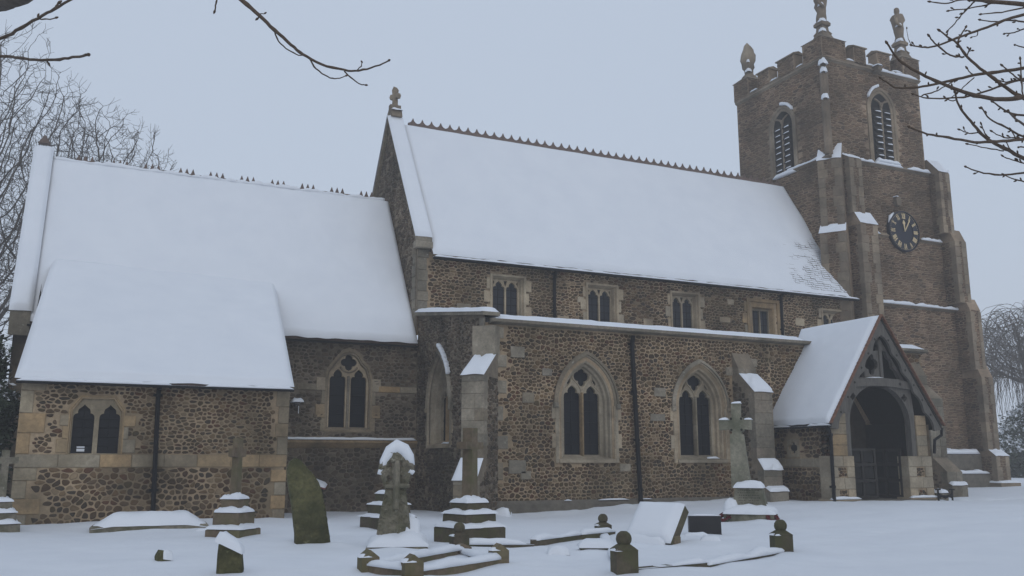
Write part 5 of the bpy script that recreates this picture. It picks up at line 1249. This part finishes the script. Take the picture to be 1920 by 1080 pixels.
# kerbed graves
def local(t, p): return t.matrix_basis.inverted() @ p
def kerb(label, corners, links, style, wid, hgt, mats):
    pts = [atG(*c) for c in corners]; c0 = sum((p for p, s in pts), Vector()) / len(pts)
    t = thing('grave_kerb', label, 'grave kerb', c0)
    for k, ((p, s), st_) in enumerate(zip(pts, style)):
        l = p - c0; w, h = wid[k] * s / 2, hgt[k] * s * 1.15; mb = MB(); GRAVES.append((p.x, p.y, .3, .02))
        a = math.atan2((p - CAM).x, (p - CAM).y); Q = lambda x, y, z: (l.x + x * math.cos(-a + .3) - y * math.sin(-a + .3), l.y + x * math.sin(-a + .3) + y * math.cos(-a + .3), l.z + z)
        if st_ == 'gable':
            pr = [(-w, -.2), (w, -.2), (w, h * .68), (0, h), (-w, h * .68)]; mb.prism(pr, lambda x, z, y: Q(x, y, z), -w * .9, w * .9)
        elif st_ == 'ball':
            bx = [Q(x, y, z) for z in (-.2, h * .6) for x, y in ((-w, -w), (w, -w), (w, w), (-w, w))]; mb.hexa(bx)
            bx = [Q(x, y, h * .6) for x, y in ((-w * 1.04, -w * 1.04), (w * 1.04, -w * 1.04), (w * 1.04, w * 1.04), (-w * 1.04, w * 1.04))] + [Q(x, y, h * .74) for x, y in ((-w * .45, -w * .45), (w * .45, -w * .45), (w * .45, w * .45), (-w * .45, w * .45))]; mb.hexa(bx)
            rr = w * .72; mb.lathe(Q(0, 0, h * .66), [(rr * math.sin(math.pi * i / 8), rr - rr * math.cos(math.pi * i / 8)) for i in range(1, 8)], 12)
        o = mb.build('post', mats, t)
        mb = MB(); q = Q(-w * .4, -w * .2, h * (.72 if st_ == 'gable' else .6)); snow_cap(mb, q[0] - w * .7, q[0] + w * .5, q[1] - w * .6, q[1] + w * .6, q[2], .04 if st_ == 'gable' else .03, 5, .4); mb.build('snow', M['snow'], o, True)
    for i, j, hh, bare_ in links:
        a, b = pts[i][0] - c0, pts[j][0] - c0; d = (b - a).normalized(); n = Vector((-d.y, d.x, 0)) * .06; up_ = Vector((0, 0, hh)); dn_ = Vector((0, 0, -.15))
        mb = MB(); mb.hexa([a - n + dn_, b - n + dn_, b + n + dn_, a + n + dn_, a - n + up_, b - n + up_, b + n + up_, a + n + up_]); o = mb.build('rail', mats, t)
        mb = MB(); snow_strip(mb, a + up_ * .9, b + up_ * .9, .17, .075, None, None, .45, True, bare_); mb.build('snow', M['snow'], o, True)
kerb('low kerbed grave with gabled corner posts, nearest the camera', [(690, 1073), (772, 1084), (935, 1058), (866, 1040)], [(0, 1, .1, 0), (1, 2, .08, 0), (0, 3, .09, 0), (3, 2, .03, 0)], ['gable'] * 4, [34, 36, 32, 30], [36, 38, 33, 18], M['grave_brown'])
kerb('kerb with one round topped post below the big dark stepped cross', [(861, 1026), (1000, 1026), (1085, 1014), (1150, 1008)], [(0, 1, .05, .1), (1, 2, .12, 0), (2, 3, .12, 0)], ['ball', None, None, None], [30, 1, 1, 1], [32, 1, 1, 1], M['grave_dark'])
kerb('snowed over kerb with three stout ball topped posts', [(1131, 1006), (1171, 1076), (1466, 1036), (1320, 1062)], [(1, 3, .06, .1), (3, 2, .02, 0), (0, 1, .02, 0)], ['ball', 'ball', 'ball', None], [26, 42, 34, 1], [31, 64, 48, 1], M['grave_dark'])
# boot scraper, sign board
p = atY(1773, 936, -2.62); p.z = gh(p.x, p.y); t = thing('boot_scraper', 'small black iron boot scraper standing in snow beside the porch', 'boot scraper', p, -.5)
mb = MB()
for x in (-.2, .2): mb.box(x - .02, x + .02, -.02, .02, -.1, .3); mb.box(x - .075, x + .075, -.025, .025, .27, .31)
mb.build('stand', M['iron'], t); mb = MB(); mb.plate(lambda u, v, d: (u, -d, v), [(-.19, .04), (-.1, .07), (0, .02), (.1, .07), (.19, .04), (.19, .19), (.12, .14), (0, .12), (-.12, .14), (-.19, .19)], [], -.006, .006, True); mb.build('blade', M['iron'], t)
p = atY(1764, 928, -2.2); p.z = gh(p.x, p.y); t = thing('kerb_stone', 'rounded stone capped with snow behind the boot scraper', 'stone', p, .2); mb = MB(); rbox(mb, -.2, .2, -.12, .12, -.1, .2, .05); mb.build('stone', M['grave_grey'], t); mb = MB(); snow_cap(mb, -.2, .2, -.13, .13, .19, .12, 7); mb.build('snow', M['snow'], t, True)
p, s = atG(590, 966); t = thing('sloping_board', 'sloping red edged board under snow behind the leaning headstone', 'notice board', p, -.4)
mb = MB(); mb.box(-.2, -.15, .0, .05, -.2, .85); mb.box(.15, .2, .0, .05, -.2, .75); mb.build('leg', M['oak_dark'], t); mb = MB(); mb.hexa([(-.3, -.15, .88), (.28, -.15, .68), (.28, .25, .78), (-.3, .25, .98), (-.3, -.15, .92), (.28, -.15, .72), (.28, .25, .82), (-.3, .25, 1.02)]); mb.build('board', M['redboard'], t)
mb = MB(); snow_quad(mb, (-.3, -.15, .92), (.28, -.15, .72), (.28, .25, .82), (-.3, .25, 1.02), .06, 8, 6); mb.build('snow', M['snow'], t, True)
for (px, py, w) in ((560, 1020, 10), (1110, 1008, 9)): GRAVES.append((*atG(px, py)[0].xy, .5, .05))
for (x0, x1, y, l) in ((.5, 9, -.3, .08), (-10.6, -5, .3, .06)):
    x = x0
    while x < x1: GRAVES.append((x, y, .5, l * rng.uniform(.3, 1))); x += .6
for gx, gy, r_, l_ in list(GRAVES):
    for _ in range(2): GRAVES.append((gx + rng.gauss(0, .6), gy + rng.gauss(0, .5), rng.uniform(.12, .3), rng.uniform(-.035, .05)))
build_ground()

# ================================================================== TREES
import numpy as np
def colony(t, base_h, lean, centre, rad, N, D, di, dk, seed, r0=.0115, droop=0, twig=.45, mat_tr='bark', mat_cr='bark_far', flat=.35):
    rg = np.random.default_rng(seed); rp = random.Random(seed)
    A = []
    while len(A) < N:
        v = rg.normal(size=3); v /= np.linalg.norm(v); v *= rg.random() ** (1 / 2.6)
        if v[2] < -flat: continue
        k = 1 + .16 * nz(v[0] * 2.2 + seed, v[1] * 2.2, v[2] * 2.2)
        A.append(np.array(centre) + v * np.array(rad) * k)
    A = np.array(A); nodes = [np.array((0, 0, -.3))]; par = [-1]; q = np.array((lean[0], lean[1], 1.0))
    while nodes[-1][2] < base_h:
        q = q + rg.normal(size=3) * .08; q[2] = abs(q[2]); q /= np.linalg.norm(q); par.append(len(nodes) - 1); nodes.append(nodes[-1] + q * D)
    nd_ = np.full(len(A), 1e9); ni = np.zeros(len(A), int); start = 0; alive = np.ones(len(A), bool)
    for it in range(160):
        new = np.array(nodes[start:])
        if len(new):
            d = np.linalg.norm(A[:, None, :] - new[None], axis=2); j = d.argmin(1); m = d[np.arange(len(A)), j]; up_ = m < nd_
            nd_[up_] = m[up_]; ni[up_] = j[up_] + start
        start = len(nodes); alive &= nd_ > dk
        act = alive & ((nd_ < di) | (it < 25))
        if not act.any(): break
        acc = {}
        for a_, n_ in zip(A[act], ni[act]): acc.setdefault(int(n_), []).append(a_)
        for n_, l in acc.items():
            v = sum((x - nodes[n_]) / (np.linalg.norm(x - nodes[n_]) + 1e-6) for x in l); v = v / (np.linalg.norm(v) + 1e-6) + rg.normal(size=3) * .12; v /= np.linalg.norm(v)
            nodes.append(nodes[n_] + v * D); par.append(n_)
        if len(nodes) > 30000: break
    n = len(nodes); ch = [[] for _ in range(n)]
    for i in range(1, n): ch[par[i]].append(i)
    r = [0.0] * n; e = 2.25
    for i in range(n - 1, -1, -1): r[i] = r0 if not ch[i] else sum(r[c] ** e for c in ch[i]) ** (1 / e)
    tr, crn = MB(), MB(); stack = [(0, None)]
    while stack:
        i, p = stack.pop(); chain = ([p] if p is not None else []) + [i]
        while ch[i]:
            c = sorted(ch[i], key=lambda k: -r[k]); stack += [(k, i) for k in c[1:]]; i = c[0]; chain.append(i)
        pts = [Vector(nodes[k]) for k in chain]; rr = [r[k] for k in chain]
        if p is not None: rr[0] = min(rr[0], rr[1])
        k = 8 if rr[0] > .12 else 5 if rr[0] > .05 else 3
        (tr if p is None else crn).tube(pts, rr, k, False)
        e_ = pts[-1]; d = (pts[-1] - pts[-2]).normalized() if len(pts) > 1 else Vector((0, 0, 1))
        for _ in range(3 if not droop else 2):
            q2 = (d + Vector((rp.gauss(0, .55), rp.gauss(0, .55), rp.gauss(0, .45) + .1))).normalized()
            if droop:
                L = droop * rp.uniform(.4, 1.2); w = [e_ + q2 * .15]; h = q2.copy()
                for s_ in range(6): h = (h + Vector((rp.gauss(0, .08), rp.gauss(0, .08), -.55))).normalized(); w.append(w[-1] + h * L / 6)
                crn.tube([e_] + w, [r0 * .9] * 4 + [r0 * .7] * 4, 3, False)
            else: crn.tube([e_, e_ + q2 * twig * .5 + Vector((0, 0, .02)), e_ + (q2 + Vector((rp.gauss(0, .3), 0, .25))).normalized() * twig * rp.uniform(.7, 1.3)], [r0 * .9, r0 * .8, r0 * .55], 3, False)
        if not droop and len(pts) > 3:
            for _ in range(len(pts) // 2):
                m = rp.randrange(1, len(pts)); v = Vector((rp.gauss(0, 1), rp.gauss(0, 1), rp.gauss(0, .7) + .3)).normalized()
                if rr[m] < .07: crn.tube([pts[m], pts[m] + v * twig * rp.uniform(.4, .9)], [r0 * .8, r0 * .55], 3, False)
    tr.build('trunk', M[mat_tr], t); crn.build('crown', M[mat_cr], t)
def bare_tree(name, label, base, *a, group='bare trees behind the church', **k):
    t = thing(name, label, 'tree', base, 0, group); colony(t, *a, **k); return t
bare_tree('bare_tree', 'tall bare tree with dark trunk at the left behind the chancel gable', (-14.4, 24, 0), 5.5, (.02, 0), (.3, 0, 12.6), (5.2, 4.4, 8.6), 7500, .3, 3.0, .42, 11, flat=.8, twig=.5)
bare_tree('bare_tree', 'bare wide spreading tree behind the chancel ridge', (-10.2, 26, 0), 5.0, (.0, 0), (.6, 0, 12.2), (5.2, 4.0, 6.6), 6500, .3, 3.0, .42, 23, flat=.5, twig=.5)
bare_tree('weeping_tree', 'fine twigged weeping tree beyond the tower', (50.2, 20, .4), 3.2, (0, 0), (0, 0, 7.6), (5.2, 4.2, 4.4), 5200, .36, 3.0, .5, 31, r0=.018, droop=4.6, mat_cr='bark', flat=.2, group='trees beyond the tower')
bare_tree('weeping_tree', 'fainter weeping tree farther behind the first one', (63, 27, .5), 3.5, (0, 0), (0, 0, 8.6), (5.2, 4.2, 4.6), 2000, .4, 3.2, .7, 37, r0=.018, droop=3.2, flat=.2, group='trees beyond the tower')
def shrub(name, label, base, blobs, n, leaf, seed, snowy=.06, group=None):
    t = thing(name, label, 'shrub', base, 0, group); rg = random.Random(seed); mb, ms, st = MB(), MB(), MB()
    for (x, y, z, rx, rz_) in blobs:
        st.tube([(x * .3, y * .3, -.2), (x * .7, y * .7, z * .5), (x, y, z)], [.05, .035, .01], 5)
        for i in range(n):
            v = Vector((rg.gauss(0, 1), rg.gauss(0, 1), rg.gauss(0, 1))).normalized() * (rg.random() ** .35) * (1 + .3 * nz(i * .37, x, z))
            c = Vector((x + v.x * rx, y + v.y * rx, z + v.z * rz_)); a = Vector((rg.gauss(0, 1), rg.gauss(0, 1), rg.gauss(0, .6))).normalized(); b = a.orthogonal().normalized(); b = Matrix.Rotation(rg.random() * 6.3, 3, a) @ b
            w = leaf * rg.uniform(.6, 1.3)
            tgt = ms if (v.z > .25 and rg.random() < snowy * 3) else mb
            tgt.add([c - a * w, c + b * w * .45, c + a * w, c - b * w * .45], [(0, 1, 2, 3)])
    st.build('stem', M['bark'], t); mb.build('foliage', M['leaf'], t, kind='stuff'); ms.build('snow', M['snow'], t, kind='stuff'); return t
shrub('evergreen_shrub', 'dark evergreen shrub dusted with snow beside the vestry corner', (-11.6, 1.6, .1), [(0, 0, .9, .75, 1.1), (.1, 0, 2.3, .75, 1.0), (-.2, .3, 3.5, .7, 1.0), (.35, -.5, 2.6, .45, .4), (-.5, 0, 1.6, .8, 1.3), (-.9, .2, 4.2, .6, .8)], 3500, .085, 5)
shrub('evergreen_shrub', 'dark snow flecked evergreen beneath the weeping tree beyond the tower', (43.6, 17.0, .4), [(.4, 0, 1.2, 1.8, 1.5), (2.6, .5, 2.3, 2.3, 2.3), (5.0, 0, 1.8, 2.6, 2.3), (3.4, -1, 1.0, 2.2, 1.3), (6.8, 1, 3.0, 2.6, 2.4), (4.2, .8, 3.6, 1.9, 1.6)], 4600, .13, 9, .14, 'shrubs beyond the tower')
shrub('evergreen_shrub', 'second evergreen clump at the far edge beyond the tower', (51.0, 20.0, .4), [(0, 0, 1.4, 2.4, 1.6), (2.5, 0, 2.2, 2.4, 2.4), (5.0, 0, 1.6, 2.4, 1.8), (8, 0, 2.2, 2.6, 2.3)], 1500, .24, 10, .1, 'shrubs beyond the tower')

# trees standing beside the camera, whose twigs hang into view
LIMBS = []                                      # (x, y, distance) along limbs already grown, so a side twig springs from its limb
def limb(mb, pts, r0, r1, dist, sway, bud=True, trunk=None):
    n = len(pts); near = min(LIMBS, key=lambda q: (q[0] - pts[0][0]) ** 2 + (q[1] - pts[0][1]) ** 2) if LIMBS else None
    if trunk: d0, d1 = trunk, dist
    elif near and math.hypot(near[0] - pts[0][0], near[1] - pts[0][1]) < 14: d0 = near[2]; d1 = d0 + sway * .5
    else: d0, d1 = dist - sway / 2, dist + sway / 2
    dep = [d0 + (d1 - d0) * (i / max(1, n - 1)) ** (.6 if trunk else 1) for i in range(n)]
    P = [atD(x, y, dep[i]) for i, (x, y) in enumerate(pts)]; Q = []; D = []
    for i in range(n - 1):
        for k in range(4):
            t = k / 4; a, b, c, d = P[max(i - 1, 0)], P[i], P[i + 1], P[min(i + 2, n - 1)]
            Q.append(.5 * (2 * b + (c - a) * t + (2 * a - 5 * b + 4 * c - d) * t * t + (3 * b - a - 3 * c + d) * t ** 3) + Vector((rng.gauss(0, .0012), rng.gauss(0, .0012), rng.gauss(0, .0012)))); D.append(dep[i] + (dep[i + 1] - dep[i]) * t)
    Q.append(P[-1]); D.append(dep[-1]); m = len(Q); rad = [(r0 + (r1 - r0) * i / (m - 1)) * D[i] / FPX * (1.0 + (.22 if i % 7 == 3 else 0)) for i in range(m)]
    mb.tube(Q, rad, 7)
    if n > 2:
        for i in range(n - 1):
            for k in range(6): t = k / 6; LIMBS.append((pts[i][0] + (pts[i + 1][0] - pts[i][0]) * t, pts[i][1] + (pts[i + 1][1] - pts[i][1]) * t, dep[i] + (dep[i + 1] - dep[i]) * t))
    if bud:
        e = Q[-1]; d = (Q[-1] - Q[-2]).normalized(); b = (r1 + .9) * D[-1] / FPX; mb.tube([e - d * b, e + d * b * .6, e + d * b * 2.0, e + d * b * 3.0], [b * .6, b * 1.15, b * .8, b * .15], 6)
zr = lambda l: [(1600 + x / 3.084, y / 3.084) for x, y in l]
RT = [([(1500, 520), (1200, 540), (987, 562), (860, 575), (700, 550), (580, 510), (450, 455), (330, 395), (250, 330), (195, 250)], 4.6, 1.7, 5.2, .4),
      ([(1000, 575), (940, 545), (860, 490), (760, 415), (660, 330), (600, 250), (560, 225), (500, 178)], 3.8, 1.4, 5.0, .5),
      ([(600, 250), (618, 210), (650, 158)], 1.7, 1.2, 5.1, .1), ([(1400, 330), (987, 395), (840, 415), (700, 435), (570, 465), (430, 495), (330, 510), (240, 505), (200, 480), (158, 452)], 3.0, 1.2, 6.0, .7),
      ([(1400, -30), (987, 85), (870, 120), (740, 170), (600, 220), (470, 268), (400, 272), (338, 262)], 2.8, 1.2, 6.2, .6), ([(640, 330), (580, 325), (540, 305), (470, 250), (438, 208)], 1.8, 1.3, 5.0, -.3),
      ([(1300, 380), (987, 455), (900, 480), (760, 530), (640, 560), (500, 570), (410, 565), (348, 545)], 2.2, 1.0, 6.4, .5), ([(700, 448), (650, 490), (600, 540), (540, 578)], 1.1, .7, 6.0, .2),
      ([(395, 553), (470, 530), (530, 500), (585, 465)], 1.3, .9, 6.3, .2), ([(1300, 1040), (987, 915), (900, 870), (800, 820), (730, 760), (660, 680), (610, 610), (588, 535)], 3.6, 1.6, 5.5, .5),
      ([(1300, 790), (987, 805), (830, 820), (700, 820), (550, 795), (430, 775), (325, 735)], 3.0, 1.6, 5.3, .4), ([(1300, 680), (987, 668), (900, 650), (850, 620), (805, 588)], 2.2, 1.3, 5.8, .2), ([(1200, 850), (987, 720), (930, 680), (895, 640)], 2.4, 1.6, 4.8, .2),
      ([(1200, 840), (987, 790), (880, 735), (790, 690), (742, 625)], 2.2, 1.2, 5.6, .3), ([(1250, 990), (987, 1000), (850, 1010), (730, 995), (652, 965)], 2.2, 1.1, 5.9, .3), ([(987, 1050), (930, 1035), (870, 1010)], 1.4, .9, 5.9, .1), ([(1100, 985), (987, 945), (920, 925), (865, 903)], 1.5, .9, 6.1, .2),
      ([(1200, 40), (987, 26), (830, 10), (680, -3)], 4.4, 3.4, 5.4, .2), ([(680, -8), (610, 0), (530, 20), (445, 10)], 1.7, 1.0, 5.4, .2), ([(700, 10), (650, 60), (600, 120), (546, 178)], 1.5, .9, 5.4, .2), ([(800, 20), (740, 35), (650, 50), (553, 62)], 1.5, .9, 5.6, .2),
      ([(1200, 20), (987, 45), (860, 70), (740, 82)], 1.8, 1.0, 6.3, .3), ([(1200, 150), (987, 125), (900, 118), (820, 125), (735, 115)], 1.8, 1.0, 6.3, .3), ([(1150, 100), (987, 165), (930, 188), (875, 195)], 1.6, 1.0, 6.0, .3), ([(1100, 310), (987, 275), (935, 260)], 1.5, 1.0, 5.5, .2),
      ([(978, 545), (972, 450), (965, 342)], 1.4, 1.2, 5.2, .1), ([(1150, 560), (987, 470), (920, 430), (862, 380)], 1.9, 1.1, 5.9, .2), ([(850, 500), (840, 470), (825, 458)], 1.0, .8, 5.0, .05), ([(740, 765), (670, 770), (615, 750)], 1.3, .9, 5.5, .1), ([(870, 872), (770, 855), (662, 833)], 1.2, .9, 5.6, .1),
      ([(790, 800), (760, 770), (740, 718)], 1.3, .9, 5.5, .05), ([(970, 910), (910, 865), (885, 822)], 1.3, .9, 5.4, .05), ([(940, 800), (910, 750)], 1.2, .9, 5.3, .05), ([(960, 795), (870, 795), (802, 760)], 1.3, .9, 5.3, .05), ([(655, 320), (672, 288)], 1.3, 1.1, 5.0, .02), ([(700, 435), (675, 420), (658, 395)], 1.1, 1.0, 6.0, .02), ([(720, 175), (715, 205), (685, 215)], .9, .7, 6.2, .02), ([(340, 262), (318, 225), (309, 165)], .7, .4, 6.2, .05),
      ([(1500, 960), (1200, 880), (987, 852), (955, 852)], 1.6, 1.1, 5.8, .1), ([(1150, 500), (960, 465), (880, 475), (820, 455)], 1.7, 1.0, 6.1, .2), ([(600, 575), (565, 582), (530, 565)], 1.1, .9, 6.0, .05)]
tR = thing('near_tree', 'budded bare twigs of a near tree reaching in at the upper right', 'tree')
base = atD(2700, 900, 6.5); base.z = zg(base.x, base.y) - .2
mb = MB(); mb.tube([base + Vector((.12 * math.sin(k * .5), .06 * math.sin(k * .8), .65 * k)) for k in range(11)], [.24 - .017 * k for k in range(11)], 12); mb.build('trunk', M['bark'], tR)
for l, r0, r1, dd, sw in RT:
    l = zr(l)
    if l[0][0] > 1985:      # carry the limb on to the trunk outside the frame
        l = [(2680, l[0][1] + 90)] + [(2300, l[0][1] + 30)] + l; r0 *= 1.35
    mb = MB(); limb(mb, l, r0, r1, dd, sw, True, 6.5 if l[0][0] > 2500 else None); n = len(l)
    for _ in range(int(1 + n * .6)):         # side buds
        i = rng.randrange(0, n - 1); a, b = l[i], l[i + 1]; t = rng.random(); p = (a[0] + (b[0] - a[0]) * t, a[1] + (b[1] - a[1]) * t); an = math.atan2(b[1] - a[1], b[0] - a[0]) + rng.choice((-1, 1)) * rng.uniform(.5, .9); L = rng.uniform(3, 7)
        if p[0] < 1940 and r0 > 1.2: limb(mb, [p, (p[0] + L * math.cos(an), p[1] + L * math.sin(an))], .8, .7, dd, 0)
    mb.build('branch', M['twig'], tR, True)
tL = thing('near_tree', 'dark bare limbs of a near tree hanging in at the upper left', 'tree')
base = atD(-640, 900, 6.0); base.z = zg(base.x, base.y) - .2
mb = MB(); top = atD(-560, -420, 6.0); mb.tube([base.lerp(top, k / 10) + Vector((-.12 * math.sin(math.pi * k / 10) + .02 * nz(k * .7, 3), .03 * nz(k * .7, 8), 0)) for k in range(11)] + [top + Vector((0, 0, 1.2))], [.27 - .012 * k for k in range(11)] + [.07], 12); mb.build('trunk', M['bark'], tL)
z1_ = lambda l: [(x / 3.375, y / 3.375) for x, y in l]; z5 = lambda l: [(360 + x / 4.8, y / 4.8) for x, y in l]
LT = [(z1_([(-1800, 500), (-600, 420), (0, 245), (100, 195), (240, 115), (350, 55), (450, -2), (620, -90)]), 3.8, 2.2, 4.6, .3), (z1_([(240, 120), (300, 122), (352, 113)]), 1.3, 1.1, 4.6, .02), (z1_([(350, 58), (358, 35), (372, 18)]), 2.0, 2.0, 4.6, .02), (z1_([(240, 118), (240, 100)]), 1.2, 1.1, 4.6, .01),
      (z1_([(-1700, 300), (-500, 330), (0, 355), (110, 365), (220, 378), (380, 375), (480, 360), (558, 346)]), 3.2, 2.4, 4.3, .2), (z1_([(290, 380), (305, 398)]), 1.3, 1.1, 4.3, .01),
      (z1_([(-1600, 300), (-700, 120), (-60, 25), (70, -5), (300, -110)]), 22, 15, 3.4, .3),
      (z5([(-2400, -1400), (-600, -700), (100, -260), (435, -8), (600, 135), (740, 265), (890, 400), (1000, 490), (1170, 580), (1370, 630), (1500, 635), (1650, 600), (1770, 545)]), 5.0, 1.3, 4.4, .4),
      (z5([(735, 270), (780, 370), (870, 450), (960, 498), (1010, 496)]), 1.4, 1.0, 4.4, .1), (z5([(1055, 525), (1120, 620), (1220, 690), (1310, 708), (1385, 682)]), 1.6, .9, 4.4, .1), (z5([(1370, 640), (1450, 715), (1520, 758), (1562, 765)]), 1.4, .9, 4.4, .05), (z5([(1490, 628), (1525, 590), (1530, 560)]), 1.1, .8, 4.4, .02), (z5([(600, 130), (655, 120)]), 1.0, .7, 4.4, .02), (z5([(605, 140), (592, 165)]), 1.0, 1.2, 4.4, .01), (z5([(-300, -500), (120, -240), (216, -30), (212, 50), (205, 98)]), 1.8, 1.3, 4.5, .05)]
for l, r0, r1, dd, sw in LT:
    if l[0][0] < -100: l = [(-640 + (900 - l[0][1] - 40) / 1320 * 80, l[0][1] + 40)] + l      # rooted in the trunk outside the frame
    mb = MB(); limb(mb, l, r0, r1, dd, sw, r0 < 6, 6.0 if l[0][0] < -100 else None); mb.build('branch', M['twig'] if r0 < 6 else M['bark'], tL, True)

# ================================================================== HAZE
mb = MB(); mb.box(-152, 156, -64, 168, -1.6, 26)
hz = mb.build('haze', [], None); hz['kind'] = 'stuff'; hz['label'] = 'even pale winter mist filling the air'
hm = bpy.data.materials.new('haze'); hm.use_nodes = True; t_ = hm.node_tree; t_.nodes.remove(t_.nodes['Principled BSDF'])
pv_ = t_.nodes.new('ShaderNodeVolumePrincipled'); pv_.inputs['Color'].default_value = (.97, .95, .93, 1); pv_.inputs['Density'].default_value = .0026; pv_.inputs['Anisotropy'].default_value = .2
t_.links.new(pv_.outputs[0], t_.nodes['Material Output'].inputs['Volume']); hz.data.materials.append(hm)
